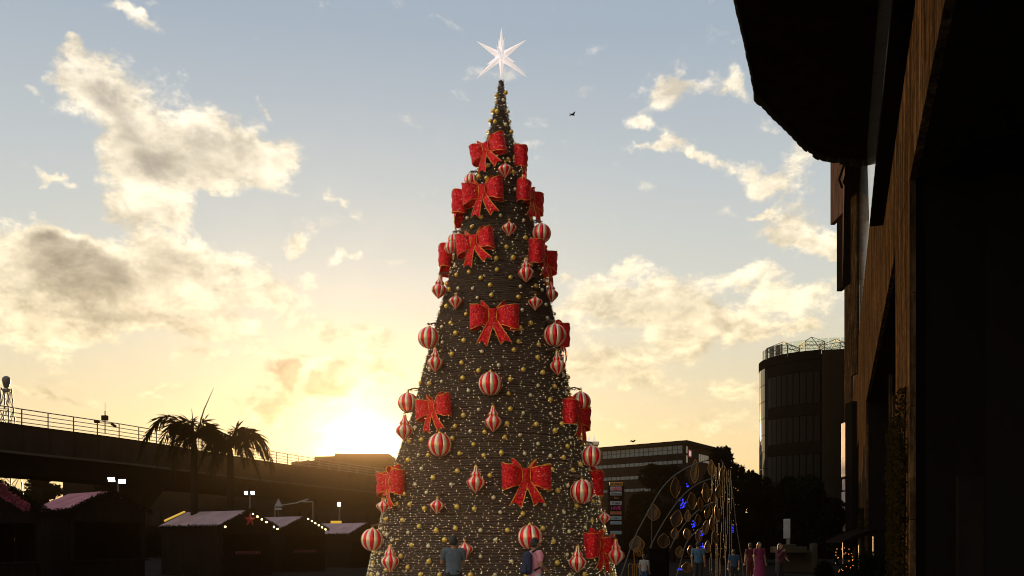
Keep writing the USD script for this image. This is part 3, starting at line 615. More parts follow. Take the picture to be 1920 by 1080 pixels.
tree('broadleaf_tree', 'dark tree in front of the office windows, behind the leaf sculpture', 1262, 872, 70, 130, 15, 7000, .38)
tree('broadleaf_tree', 'low dark tree right beside the sign pylon', 1195, 925, 78, 110, 16, 6000, .40)
tree('small_tree', 'small dark tree on the horizon touching the left edge of the big tree', 727, 851, 175, 55, 17, 3000, .8)
tree('small_tree', 'dark bushy tree seen through the gap under the viaduct', 78, 880, 120, 100, 18, 6000, .55)
tree('small_tree', 'smaller dark tree under the viaduct, left of the bushy one', 30, 915, 118, 60, 19, 3500, .5)
hb = struct('hedge', leaf_cloud(26000, [(x, 84 + 1.5 * math.sin(x), 1.5 + .7 * math.sin(x * 1.7)) for x in np.linspace(8, 36, 30)], [np.array([1.6, 1.4, 1.9])] * 30, .42, np.random.default_rng(4)), M['leaf'], 'stuff', 'dense dark hedge closing the back of the plaza on the right', 'hedge')
hb2 = struct('hedge', leaf_cloud(22000, [(x, 80 - .35 * x, 1.2 + .5 * math.sin(x * 1.3)) for x in np.linspace(-44, -4, 34)], [np.array([1.7, 1.2, 1.7])] * 34, .42, np.random.default_rng(5)), M['leaf'], 'stuff', 'dense dark hedge behind the row of stalls on the left', 'hedge')

# palms
def palm(label, px, py, Y, fronds, spears, seed):
    rg = np.random.default_rng(seed); q = at(px, py, Y); h = q[2]
    t = thing('palm_tree', label, 'palm tree', (q[0], Y, 0), group='palms beside the market stalls')
    zs = np.linspace(0, h - .5, 26); part(t, 'trunk', lathe([(.20 - .05 * z / h + (.012 if i % 2 else -.006), z) for i, z in enumerate(zs)] + [(.09, h - .1), (0, h)], 12), M['bark'], smooth=30)
    for (dx, rise, drop, dy) in fronds:                       # reach (m), rise and end drop (m), depth
        n = 18; s = np.linspace(0, 1, n); p = np.stack([dx * s * (1 - .12 * s), dy * s, h - .1 + rise * 4 * s * (1 - s) * .9 + (drop * s ** 2.2)], 1)
        ms = [tube(p, np.linspace(.035, .008, n), 5)]; tn = np.gradient(p, axis=0); tn /= np.linalg.norm(tn, axis=1, keepdims=True); v, f = [], []
        for k in range(60):
            u = .10 + .90 * k / 59; i = min(int(u * (n - 1)), n - 2); w = u * (n - 1) - i; c = p[i] * (1 - w) + p[i + 1] * w; tt = tn[i]; side = np.cross(tt, [0, 0, 1.0]); side /= np.linalg.norm(side) + 1e-9
            for sg in (-1, 1):
                Ln = (.34 + .52 * math.sin(PI * min(1, u * .95 + .08))) * rg.uniform(.8, 1.15); dr = side * sg * .75 + tt * .55 + np.array([0, 0, rg.uniform(-1.1, .15)]); dr /= np.linalg.norm(dr)
                wv = np.cross(dr, [.3, .2, 1]); wv /= np.linalg.norm(wv); wv = wv * .032; b = len(v)
                mid = c + dr * Ln * .5; end = c + dr * Ln + np.array([0, 0, -.12 * Ln]); v += [c, mid + wv, end, mid - wv]; f += [[b, b + 1, b + 2], [b, b + 2, b + 3]]
        part(t, 'frond', cat([ms[0], TM(v, f)]), M['palm_leaf'])
    for (dx, dz) in spears:
        part(t, 'spear_leaf', tube([(0, 0, h - .3), (dx * .5, 0, h - .3 + dz * .5 + .3), (dx, 0, h - .3 + dz)], [.05, .03, .008], 5), M['palm_leaf'])
palm('left palm of two, one long frond arching over to the left', 364, 822, 44, [(-3.0, 1.5, -.9, -.2), (-2.3, 1.2, -1.0, .5), (-1.5, 1.1, -.7, .9), (-.9, .9, -.9, -1.0), (.9, .9, -.9, .8), (1.6, .9, -.7, -.4), (1.9, .9, -1.0, .5), (-1.4, .4, -1.5, .6), (.7, .6, -1.2, -1.0), (1.2, 1.2, -.8, .1), (-.6, 1.2, -.5, .3)], [(-.12, 1.75), (.95, 2.75)], 3)
palm('right palm of two, broad frond arching over to the right', 432, 838, 45, [(2.5, 1.2, -1.0, -.2), (2.2, 1.25, -1.1, .4), (1.8, .9, -.6, .6), (1.2, 1.1, -.8, -.9), (-.9, .9, -.9, .8), (-1.6, .9, -.8, -.3), (-.5, 1.0, -1.0, -.9), (1.5, .5, -1.4, .6), (-1.3, .4, -1.4, .5), (.9, 1.3, -.6, .2), (.5, .9, -.8, 1.2)], [(.45, 1.65)], 4)

# vines on the piers, shrubs, low awning
def vine(label, Y0, Y1, z1, n, size, seed):
    rg = np.random.default_rng(seed); t = thing('climbing_vine', label, 'vine'); v, f = [], []
    strands = rg.uniform(Y0, Y1, 9); tops = z1 * rg.uniform(.72, 1.0, 9)
    for Y, zt_ in zip(strands, tops):
        zz = np.linspace(0, zt_, 10); part(t, 'stem', tube([(*fp(Y + .1 * math.sin(z * 3 + Y), .04), z) for z in zz], .014, 4), M['bark'])
    for i in range(n):
        k = rg.integers(0, 9); z = tops[k] * rg.random() ** .8; Y = strands[k] + rg.normal() * .16; b = fp(Y, rg.uniform(.02, .20)); c = np.array([*b, z])
        a = rg.normal(size=3); a /= np.linalg.norm(a); w = np.cross(a, rg.normal(size=3)); w /= np.linalg.norm(w); s = size * rg.uniform(.6, 1.3); q = len(v)
        v += [c - a * s / 2, c + w * s * .3, c + a * s / 2, c - w * s * .3]; f += [[q, q + 1, q + 2], [q, q + 2, q + 3]]
    tag(part(t, 'leaves', TM(v, f), M['vine_leaf']), None, None, None, 'stuff')
M['vine_leaf'] = leafmat('vine_leaf', (.015, .012, .004), (.07, .042, .012), .4, .2)
vine('sunlit climbing vine covering the near stone pier', 16.1, 19.8, 4.4, 4200, .10, 21)
vine('small vine at the foot of the far stone pier', 42, 50, 3.6, 1500, .16, 22)
def shrub(label, px, py, Y, wpx, seed):
    rg = np.random.default_rng(seed); q = at(px, py, Y); h = q[2]; w = wpx / F * Y / 2
    t = thing('clipped_shrub', label, 'shrub', (q[0], Y, 0), group='clipped shrubs at the foot of the mall')
    part(t, 'stem', tube([(0, 0, 0), (0.02, 0, h * .6)], .05, 6), M['bark'])
    d = rg.normal(size=(4200, 3)); d /= np.linalg.norm(d, axis=1, keepdims=True)
    part(t, 'foliage', leaf_cloud(4200, [(0, 0, h * .52), (0, 0, h * .6), (w * .3, 0, h * .45)], [np.array([w, w, h * .46]), np.array([w * .8, w * .8, h * .38]), np.array([w * .6, w * .6, h * .4])], .075, rg), M['leaf'])
shrub('rounded clipped shrub, leftmost under the low awning', 1590, 1052, 25, 44, 31); shrub('tall rounded clipped shrub in the middle under the low awning', 1625, 1030, 24.5, 66, 32)
shrub('rounded clipped shrub nearest the vine covered pier', 1668, 1033, 23.5, 58, 33); shrub('small clipped shrub left of the awning in the shade', 1545, 1050, 30, 40, 34)
q = at(1625, 993, 29)
t = thing('low_awning', 'low dark awning sloping down to the left over the shrubs', 'awning', (q[0], 29, 0))
aw = wallpoly([(-1.05, q[2] - .42), (-1.0, q[2] - .34), (-.55, q[2] - .14), (-.1, q[2]), (.55, q[2] - .02), (.6, q[2] - .10), (.0, q[2] - .12), (-.5, q[2] - .26)], -.8, .8)
part(t, 'canopy', aw, M['black'])
for x in (-.5, .5):
    for y in (-.7, .7): part(t, 'post', bar((x, y, 0), (x, y, q[2] - .22), .06), M['steel'])

# ------------------------------------------------------------------ market stalls
def stall(label, px, py, Y, W, Ln, psi, drop, roofm, star=False, bulbs=True, seed=1, ydrop=None):
    rg = np.random.default_rng(seed); q = at(px, py, Y); za = q[2]; ze = za - drop; h = W / 2; psi = math.radians(psi)
    t = thing('market_stall', label, 'market stall', (q[0], Y, 0), psi, group='gabled market stalls in a row')
    ov = .12
    for s in (-1, 1):
        n = np.array([s * drop, 0, h]); n = n / np.linalg.norm(n) * .05
        v = [(0, -ov, za), (0, Ln, za), (s * (h + .1), Ln, ze - .06), (s * (h + .1), -ov, ze - .06)]
        if s > 0: v = [(x + .004, y, z) for x, y, z in v]
        # a sagging cover of three bays
        ys = np.linspace(-ov, Ln, 10); xs = np.linspace(0, 1, 6); g = []
        for y in ys:
            for x in xs:
                sag = -.035 * math.sin(PI * x) * abs(math.sin(PI * 3 * (y + ov) / (Ln + ov))); g.append((s * x * (h + .1), y, za + (ze - .06 - za) * x + sag + .03))
        f = []
        for i in range(9):
            for j in range(5):
                a, b, c, d = i * 6 + j, i * 6 + j + 1, (i + 1) * 6 + j + 1, (i + 1) * 6 + j; f += [[a, b, c], [a, c, d]]
        gg = np.array(g); m = TM(np.vstack([gg, gg - (0, 0, .03)]), np.vstack([f, np.array(f)[:, ::-1] + len(g)])); 
        part(t, 'roof_panel', m, roofm)
    part(t, 'gable_board', wallpoly([(-h + .05, ze - .1), (h - .05, ze - .1), (h - .05, ze - .02), (0, za - .05), (-h + .05, ze - .02)], .0, .06), M['timber'])
    part(t, 'gable_board', wallpoly([(-h + .05, ze - .1), (h - .05, ze - .1), (h - .05, ze - .02), (0, za - .05), (-h + .05, ze - .02)], Ln - .1, Ln - .04), M['timber'])
    for s in (-1, 1):
        for y in (.05, Ln - .07): part(t, 'post', cbox((s * (h - .12), y, ze / 2), (.12, .12, ze - .02), .015), M['timber'])
    nb = int(Ln / .18)
    for k in range(nb):
        part(t, 'plank', cbox((-h + .06, .14 + (k + .5) * (Ln - .28) / nb, ze / 2 - .05), (.04, (Ln - .28) / nb - .012, ze - .12), .008), M['timber'])
    part(t, 'side_wall', box((h - .06, Ln / 2, ze / 2 - .05), (.05, Ln - .3, ze - .12)), M['dark_wall']); part(t, 'rear_wall', box((0, Ln - .12, ze / 2 - .05), (W - .4, .05, ze - .12)), M['dark_wall'])
    part(t, 'front_panel', cbox((0, -.02, .48), (W - .36, .06, .94), .01), M['timber']); part(t, 'counter', cbox((0, -.1, .98), (W - .2, .5, .05), .012), M['timber'])
    part(t, 'front_valance', cbox((0, -.035, ze - .25), (W - .3, .04, .34), .008), M['timber'])
    # evergreen garland along the eaves and the gable edges
    ed = [((-h - .1, -ov, ze - .05), (0, -ov, za + .03)), ((0, -ov, za + .03), (h + .1, -ov, ze - .05)), ((-h - .12, -ov, ze - .06), (-h - .12, Ln, ze - .06))]; cs = []
    for a, b in ed:
        for k in range(26): cs.append(np.array(a) + (np.array(b) - np.array(a)) * k / 25)
    tag(part(t, 'garland', leaf_cloud(2200, cs, [np.array([.1, .1, .1])] * len(cs), .10, rg, .3), M['leaf']), None, None, None, 'stuff')
    R = lambda x, y, z: np.array([q[0] + x * math.cos(psi) - y * math.sin(psi), Y + x * math.sin(psi) + y * math.cos(psi), z])
    return R, h, za, ze
GRB = 'bulbs along the stall gables'
def bulbs(label, R, h, za, ze, us, side=1, r=.046, m='bulb'):
    t = thing('string_lights', label, 'string lights')
    a, b = R(0, -.22, za - .03), R(side * h, -.22, ze - .08); part(t, 'cable', tube([a, (a + b) / 2 + (0, 0, -.04), b], .01, 4), M['frame'])
    for u in us:
        c = a + (b - a) * u + (0, -.03, -.05); p = part(t, 'bulb', ball(c, r, 1), M[m]); part(p, 'socket', ball(c + (0, 0, r), r * .5, 1), M['frame'])
stall('leftmost stall, cut by the frame edge, its gable edge trimmed with pink flowers', -14, 897, 26, 2.6, 3.5, 38, .86, M['tarp_red'], seed=1)
stall('stall with the rosy tarpaulin roof, second from the left', 205, 922, 30, 2.6, 3.0, 50, .60, M['tarp_red'], seed=2)
r3 = stall('stall behind the palm trunks, with a red star on its gable', 465, 958, 42, 3.0, 4.6, 55, .66, M['tarp'], seed=3)
r4 = stall('stall with lit gable bulbs between the star stall and the tree side stall', 571, 969, 48, 2.9, 3.4, 52, .62, M['tarp'], seed=4)
r5 = stall('stall nearest the big tree, with a long plain mauve roof', 690, 981, 56, 3.0, 4.4, 53, .64, M['tarp'], seed=5)
bulbs('bulbs down the right gable edge of the star stall', *r3, (.08, .25, .42, .6, .9, 1.04)); bulbs('two bulbs at the lower left gable edge of the star stall', *r3, (.95,), -1)
bulbs('bulbs down the right gable edge of the middle stall', *r4, (.05, .22, .38, .54, .7, .86))
def star5(r, th):
    p = [(r * (1 if k % 2 == 0 else .42) * math.sin(k * PI / 5), r * (1 if k % 2 == 0 else .42) * math.cos(k * PI / 5)) for k in range(10)]
    v = [(x, 0, z) for x, z in p] + [(0, -th, 0), (0, th, 0)]; f = []
    for k in range(10): f += [[k, (k + 1) % 10, 10], [(k + 1) % 10, k, 11]]
    return TM(v, f)
M['star_red'] = mat('star_red', (.30, .008, .012), .4, metal=.2)
c = r3[0](-.05, -.2, r3[2] - .42); solid('red_star', mv(rot(star5(.34, .08), math.radians(55)), c), M['star_red'], 'red five pointed star on the gable of the stall behind the palms', 'star')
M['yellow'] = mat('yellow', (.75, .42, .04), .5, extra={'emission_color': (1, .6, .05), 'emission_strength': .35})
q, w = at(309, 979, 41.4), at(346, 962, 44.0)
solid('yellow_strip', tube([q + (0, 0, .06), w + (0, 0, .06)], .05, 5), M['yellow'], 'bright yellow strip along the sloping end of the mauve roof beside the palm', 'strip light')
q = at(619, 978, 58); solid('yellow_sign', cbox((q[0], 60, q[2]), (.72, .1, .18), .02), M['yellow'], 'small yellow sign above the roof of the stall nearest the tree', 'sign')
# flowers trimming the leftmost gable
M['flower'] = leafmat('flower', (.20, .05, .08), (.55, .30, .30), .5, .2)
cs = [at(x, y, 25.6) for x, y in ((2, 921), (8, 925), (16, 930), (24, 935), (32, 941), (40, 946), (48, 950), (4, 915))]
solid('flower_trim', leaf_cloud(1500, cs, [np.array([.12, .12, .13])] * 8, .09, np.random.default_rng(8), .7), M['flower'], 'pink and cream flower trim on the roof edge at far left', 'flower trim')
# a few goods on the counters
M['goods'] = leafmat('goods', (.10, .03, .04), (.30, .20, .20), .5, .0)
for (R, h, za, ze), lab in ((r3, 'small jars set out on the star stall counter'), (r4, 'small jars set out on the middle stall counter')):
    t = thing('jar_row', lab, 'jars'); rg = np.random.default_rng(3)
    for k in range(9):
        c = R(-h * .5 + k * .16, -.15, 1.005); part(t, 'jar', mv(lathe([(0, 0), (.05, 0), (.055, .08), (.045, .13), (.03, .15), (0, .15)], 8), c), M['goods'])

# ------------------------------------------------------------------ floodlights and lamps under the viaduct
def flood(label, pxs, Y, w, hh, lit=None):
    q = at(*pxs[0], Y); t = thing('floodlight', label, 'floodlight', (np.mean([at(*p, Y)[0] for p in pxs]), Y, 0)); x0 = np.mean([at(*p, Y)[0] for p in pxs])
    part(t, 'pole', tube([(0, .15, 0), (0, .15, q[2] - .1)], .06, 6), M['steel']); xs = [at(*p, Y)[0] - x0 for p in pxs]
    part(t, 'crossarm', bar((min(xs) - .1, .12, q[2] - .18), (max(xs) + .1, .12, q[2] - .18), .08), M['steel'])
    for p, x in zip(pxs, xs):
        z = at(*p, Y)[2]; hd = rot(cbox((x, 0, z), (w + .08, .12, hh + .08), .02), .25, (1, 0, 0), (x, 0, z)); e = part(t, 'lamp_head', hd, M['black'])
        part(e, 'lens', rot(cbox((x, -.065, z), (w, .02, hh), .008), .25, (1, 0, 0), (x, 0, z)), M['flood'])
flood('twin floodlight on a pole in front of the viaduct, left above the rosy roof', ((209.8, 898.7), (229.5, 902)), 58, .44, .24)
flood('smaller twin floodlight under the viaduct, right of the palms', ((462, 923.5), (474, 923.5)), 66, .24, .24)
flood('single floodlight under the viaduct, nearest the big tree', ((636, 945),), 70, .24, .30)
q = at(587, 941, 64); t = thing('street_lamp', 'thin grey street lamp with a bent arm behind the middle stall', 'street lamp', (q[0], 64, 0))
part(t, 'pole', tube([(0, 0, 0), (0, 0, q[2])], .055, 6), M['steel']); part(t, 'arm', tube([(0, 0, q[2]), (-.5, 0, q[2] + .02)], .04, 5), M['panel_grey']); part(t, 'lamp_head', cbox((-.62, 0, q[2] + .01), (.35, .16, .08), .02), M['panel_grey'])
a, b, c = at(516, 949, 60), at(556, 943, 60), at(578, 936, 60); t = thing('lamp_arm', 'long slim lamp arm reaching right from the small warning sign', 'street lamp')
part(t, 'arm', tube([a, b], .035, 5), M['panel_grey']); part(t, 'lamp_head', tube([b, c], [.05, .035], 6), M['panel_grey']); part(t, 'pole', tube([(a[0], 60, 0), a], .05, 6), M['steel'])
q = at(522, 944, 59.5); t = thing('warning_sign', 'small pale triangular road sign beside the lamp arm', 'road sign', (q[0], 59.5, 0))
part(t, 'plate', wallpoly([(-.26, q[2] - .2), (.26, q[2] - .2), (0, q[2] + .32)], -.02, .02), M['panel_grey']); part(t, 'plate', cbox((0, 0, q[2] - .36), (.46, .04, .14), .01), M['panel_grey']); part(t, 'pole', tube([(0, .06, 0), (0, .06, q[2])], .03, 5), M['steel'])

# ------------------------------------------------------------------ gold leaf sculpture on the right
M['gold_wire'] = mat('gold_wire', (.26, .125, .022), .45, metal=.7); M['gold_plate'] = mat('gold_plate', (.030, .017, .006), .6, metal=.2)
M['bronze'] = mat('bronze', (.022, .012, .004), .7, spec=.1)
M['wire_grey'] = mat('wire_grey', (.09, .08, .065), .5, metal=.5)
sc = thing('leaf_sculpture', 'arched wire sculpture hung with gold edged leaves, right of the tree', 'sculpture')
from scipy.interpolate import CubicSpline
def smoothline(p, n=28):
    p = np.array(p); s = np.r_[0, np.cumsum(np.linalg.norm(np.diff(p, axis=0), axis=1))]; return CubicSpline(s, p)(np.linspace(0, s[-1], n))
for i, a in enumerate([[(1160, 1090), (1178, 1040), (1190, 1008), (1215, 960), (1250, 905), (1290, 876), (1330, 862)], [(1196, 1090), (1213, 1040), (1222, 1020), (1260, 955), (1290, 920), (1320, 902), (1342, 896)],
                       [(1232, 1090), (1258, 1025), (1290, 975), (1312, 955), (1346, 940)], [(1262, 1090), (1275, 1060), (1291, 1012), (1320, 988), (1350, 978)], [(1394, 1090), (1390, 1045), (1380, 980), (1368, 898), (1352, 862)]]):
    part(sc, 'rib', tube(smoothline([at(x, y, 34 + .5 * i) for x, y in a]), .022, 5), M['wire_grey'])
part(sc, 'pole', tube([at(1222, 950, 34), at(1222, 1090, 34)], .016, 5), M['wire_grey'])
rg = np.random.default_rng(12)
for k in range(12):
    x = 1334 + 3.3 * k; y0 = 862 + 8 * rg.random() + abs(k - 5) * 3; Yk = 35 + rg.random() * 1.6
    part(sc, 'strand', tube(smoothline([at(x + rg.normal() * 1.5, y, Yk) for y in np.linspace(y0, 1088, 5)], 14), .011, 4), M['bronze'])
def leafframe(px, py, wpx, hpx, Y, yaw, seed):
    rg = np.random.default_rng(seed); s = Y / F; w, h = wpx * s / 2, hpx * s / 2; u = np.linspace(0, 2 * PI, 28, endpoint=False)
    z = np.cos(u); x = np.sin(u) * (1 - .35 * np.abs(z) ** 2) * (1 - .18 * z); sh = np.stack([x * w, .1 * w * z ** 2, z * h * (1 + .08 * np.abs(z) ** 6)], 1)
    c = at(px, py, Y); pl = TM(np.vstack([sh * (.95, 1, .95), [(0, .02, 0)]]), [[i, (i + 1) % 28, 28] for i in range(28)])
    tr = lambda m: mv(rot(rot(m, rg2, (0, 1, 0)), yaw), c); rg2 = rg.normal() * .12
    p = part(sc, 'leaf', tr(tube(sh, .013, 4, closed=True)), M['gold_wire']); part(p, 'blade', tr(pl), M['gold_plate'])
    ve = [tube([(w * .05, -.03, -h * .8 + k * h * .3), (w * .45, -.03, -h * .35 + k * h * .28), (w * .62, -.03, h * .05 + k * h * .22)], .010, 4) for k in range(4)]
    part(p, 'veins', tr(cat(ve)), M['gold_wire'])
for i, (x, y, w, h) in enumerate([(650, 390, 82, 150), (800, 265, 66, 170), (480, 585, 100, 115), (660, 632, 92, 130), (780, 495, 76, 125), (350, 830, 125, 115), (560, 805, 110, 105), (645, 750, 60, 82), (742, 750, 58, 82), (888, 430, 62, 150), (846, 520, 48, 100), (745, 612, 50, 84), (826, 642, 54, 84), (900, 580, 44, 95),
                                   (680, 890, 60, 80), (770, 882, 50, 76), (930, 240, 62, 120), (885, 700, 48, 104), (936, 670, 40, 100), (830, 765, 50, 96), (1012, 290, 40, 100), (740, 1010, 80, 74), (975, 590, 40, 120), (940, 485, 42, 110), (985, 420, 44, 110), (900, 850, 44, 90), (960, 780, 44, 100)]):
    leafframe(1110 + x / 4.152, 820 + y / 4.152, w / 4.152, h / 4.152, 33.6 + (i % 4) * .55, rg.normal() * .35, i)
bl = thing('blue_lights', 'clusters of deep blue string lights among the sculpture leaves', 'string lights')
for (x, y, w, h, n) in ((1280, 945, 4, 9, 26), (1289, 911, 1.5, 5, 8), (1300, 985, 2.5, 7, 16), (1316, 1000, 2, 6, 8), (1317, 1025, 4, 6, 16), (1276, 1067, 4, 3, 8), (1374, 995, 1.5, 6, 6)):
    part(bl, 'light_cluster', cat([ball(at(x + rg.normal() * w * .6, y + rg.normal() * h * .6, 34.6 + rg.random() * .4), .022, 0) for _ in range(n)]), M['blue_led'], kind='stuff')
wl = thing('amber_lights', 'scattered tiny amber lights strung along the sculpture and shrubs', 'string lights')
for k in range(70):
    if k < 46: c = at(rg.uniform(1325, 1385), rg.uniform(880, 1070), 35 + rg.random())
    else: c = at(rg.uniform(1566, 1600), rg.uniform(1025, 1075), 23.2)
    part(wl, 'light', ball(c, .010, 0), M['bulb_amber'])
q = at(1236, 1028, 31); t = thing('dark_kiosk', 'dark square kiosk cabinet in front of the leaf sculpture', 'kiosk', (q[0], 31, 0))
part(t, 'cabinet', cbox((0, .35, q[2] / 2 - .03), (.68, .7, q[2] - .06), .02), M['black']); part(t, 'lid', cbox((0, .35, q[2] - .03), (.74, .76, .06), .015), M['black']); part(t, 'door', cbox((0, -.012, q[2] / 2), (.52, .03, q[2] - .3), .01), M['dark_wall'])
q = at(1198, 1036, 32); a = np.linspace(0, 4.2 * PI, 50); rr = np.linspace(.18, .03, 50)
solid('scroll_ornament', tube(np.r_[[(q[0] - .16, 32, 0.0)], [(q[0] - .16, 32, q[2] - .3)], np.stack([q[0] - rr * np.cos(a), np.full(50, 32.0), q[2] + rr * np.sin(a)], 1)], .018, 5), M['gold_wire'], 'small gold scroll ornament on a stem left of the dark kiosk', 'ornament')
for k, lab in enumerate(('left curled gold hook ornament by the tree foot', 'middle curled gold hook ornament by the tree foot', 'right curled gold hook ornament by the tree foot')):
    q = at(1182 + 8 * k, 1062, 32); a = np.linspace(PI, -.6, 14)
    solid('hook_ornament', tube(np.r_[[(q[0] - .07, 32, 0.0)], np.stack([q[0] + .07 * np.cos(a), np.full(14, 32.0), q[2] + .10 * np.sin(a)], 1)], .014, 5), M['gold_wire'], lab, 'ornament')

# ------------------------------------------------------------------ people
def hullchain(joints, bones, extra=()):
    parts_ = []
    for a, b in bones:
        pts = []
        for j in (a, b):
            c, r = joints[j]; r = np.broadcast_to(r, (3,)); m = trimesh.creation.icosphere(2, 1.0).vertices * r + c; pts.append(m)
        parts_.append(m3.Manifold.hull_points(np.vstack(pts)))
    man = m3.Manifold.batch_boolean(parts_, m3.OpType.Add); return man
def smoothed(man, edge=.03, it=14):
    man = man.refine_to_length(edge); mm = man.to_mesh(); t_ = trimesh.Trimesh(mm.vert_properties[:, :3], mm.tri_verts, process=True); trimesh.smoothing.filter_taubin(t_, iterations=it); return t_
def hand(w, e, side):
    """a palm and five curled fingers past the wrist w, for a forearm coming from e"""
    w, e = np.array(w), np.array(e); d = (w - e) / np.linalg.norm(w - e); x = np.cross(d, [0, -1, 0.2]); x /= np.linalg.norm(x); n = np.cross(x, d); ms = []
    palm = [w + d * .02 + x * s * .030 + n * u for s in (-1, 1) for u in (-.011, .011)] + [w + d * .09 + x * s * .038 + n * u for s in (-1, 1) for u in (-.011, .011)]
    ms.append(m3.Manifold.hull_points(np.array(palm)))
    ico = trimesh.creation.icosphere(1, 1.0).vertices
    def finger(base, ds, lens, r):
        p = base
        for dd, l in zip(ds, lens):
            q = p + dd * l; ms.append(m3.Manifold.hull_points(np.vstack([ico * r + p, ico * r * .92 + q]))); p = q
    for k, (o, l) in enumerate(((-.030, .85), (-.010, .98), (.010, .92), (.030, .74))):
        finger(w + d * .088 + x * o, (d, (d + n * .7) / 1.22, (d * .4 + n) / 1.08), (.04 * l, .028 * l, .022 * l), .0085)
    finger(w + d * .03 + x * side * -.032, ((x * -side * .7 + d * .75) / 1.03, (d + n * .5) / 1.12), (.036, .03), .0095)
    mm = m3.Manifold.batch_boolean(ms, m3.OpType.Add).to_mesh(); return trimesh.Trimesh(mm.vert_properties[:, :3], mm.tri_verts)
def person(label, px, Y, H, rz, shirt, trousers, elbows, wrists, hair='short', skirt=None, bag=False, sleeves=.55, phone=False, step=.0, headtilt=0.0, group=None):
    x = (px - HX) / F * Y; t = thing('person', label, 'person', (x, Y, 0), rz, scale=H / 1.72, group=group)
    J = {'head': ((0, -.015 + headtilt * .04, 1.605), (.078, .098, .115)), 'jaw': ((0, -.045 + headtilt * .05, 1.545), (.055, .062, .05)), 'neck': ((0, .01, 1.47), .052), 'neck2': ((0, -.005, 1.55), .050), 'chest': ((0, 0, 1.30), (.165, .105, .12)), 'chest_top': ((0, .005, 1.41), (.11, .075, .05)), 'waist': ((0, 0, 1.08), (.135, .095, .09)), 'pelvis': ((0, .01, .95), (.155, .11, .10)), 'nose': ((0, -.118 + headtilt * .05, 1.59), (.013, .018, .02))}
    for s, n in ((-1, 'l'), (1, 'r')):
        st = step * s
        J |= {n + 'sh': ((s * .185, .0, 1.395), .062), n + 'el': (elbows[n], .043), n + 'wr': (wrists[n], .029), n + 'hip': ((s * .085, .0, .90), .093), n + 'kn': ((s * .095, -.02 - st * .5, .49), .060), n + 'an': ((s * .10, .02 - st, .09), .043), n + 'toe': ((s * .115, -.16 - st, .035), .034), n + 'hl': ((s * .10, .06 - st, .04), .038), n + 'ear': ((s * .082, .0, 1.60), (.012, .02, .032))}
    bones = [('head', 'jaw'), ('neck', 'neck2'), ('neck2', 'head'), ('neck', 'chest_top'), ('chest_top', 'chest'), ('chest', 'waist'), ('waist', 'pelvis'), ('nose', 'head')]
    for n in 'lr': bones += [(n + 'sh', 'chest_top'), (n + 'sh', n + 'el'), (n + 'el', n + 'wr'), ('pelvis', n + 'hip'), (n + 'hip', n + 'kn'), (n + 'kn', n + 'an'), (n + 'an', n + 'toe'), (n + 'an', n + 'hl'), (n + 'ear', 'head')]
    JJ = {k: (np.array(c, float), r) for k, (c, r) in J.items()}
    body = smoothed(hullchain(JJ, bones), .035, 8)
    part(t, 'body', cat([body, hand(wrists['l'], elbows['l'], -1), hand(wrists['r'], elbows['r'], 1)]), M['skin'], smooth=50)
    G = lambda k, d: (JJ[k][0], np.broadcast_to(JJ[k][1], (3,)) + d)
    SJ = {k: G(k, .018) for k in ('chest', 'chest_top', 'waist')} | {'hem': (np.array((0, .008, .92)), np.array((.178, .128, .07)))}
    sb = [('chest_top', 'chest'), ('chest', 'waist'), ('waist', 'hem')]
    for n in 'lr':
        a, b = JJ[n + 'sh'][0], JJ[n + 'el'][0]; SJ[n + 'sh'] = (a, .078); SJ[n + 'sl'] = (a + (b - a) * sleeves, .066); sb += [(n + 'sh', 'chest_top'), (n + 'sh', n + 'sl')]
        if sleeves >= 1: SJ[n + 'sl'] = (b, .056); SJ[n + 'cf'] = (JJ[n + 'wr'][0], .042); sb.append((n + 'sl', n + 'cf'))
    sm_ = smoothed(hullchain(SJ, sb), .03, 8); v = sm_.vertices; v += (meshkit.noise(v * 9, 3)[:, None] - .5) * .022 * np.sign(v * (1, 1, 0) + 1e-9); sm_.vertices = v
    part(t, 'shirt', sm_, shirt, smooth=60)
    TJ = {'pelvis': (np.array((0, .01, .95)), np.array((.165, .12, .06)))}; tb = []
    for n in 'lr':
        TJ |= {n + 'hip': G(n + 'hip', .014), n + 'kn': G(n + 'kn', .022), n + 'an': (JJ[n + 'an'][0] + (0, 0, .02), .060)}; tb += [('pelvis', n + 'hip'), (n + 'hip', n + 'kn'), (n + 'kn', n + 'an')]
    tr_ = smoothed(hullchain(TJ, tb), .035, 6); v = tr_.vertices; v += (meshkit.noise(v * 11, 5)[:, None] - .5) * .02; tr_.vertices = v
    if skirt is None: part(t, 'trousers', tr_, trousers, smooth=60)
    else: part(t, 'skirt', lathe([(.17, 1.0), (.19, .85), (.24, .55), (.30, .18), (.28, .18), (.2, .6), (.15, .98)], 20), skirt, smooth=50)
    for n in 'lr':
        part(t, 'shoe', smoothed(hullchain({'a': (JJ[n + 'toe'][0] + (0, 0, .008), .043), 'b': (JJ[n + 'hl'][0] + (0, 0, .008), .047)}, [('a', 'b')]), .03, 3), M['shoe'], smooth=50)
    hs = trimesh.creation.icosphere(4, 1.0); hv = hs.vertices * (.090, .108, .124) + (0, .005 + headtilt * .04, 1.618); hv += hs.vertices * (meshkit.noise(hs.vertices * 7, 2)[:, None] - .4) * .018
    keep = (hv[:, 1] > -.075 + (1.70 - hv[:, 2]) * .55) | (hv[:, 2] > 1.665); keep &= hv[:, 2] > 1.525
    hs.vertices = hv; hs.update_faces(keep[hs.faces].all(1)); hs.remove_unreferenced_vertices(); hm = [hs]
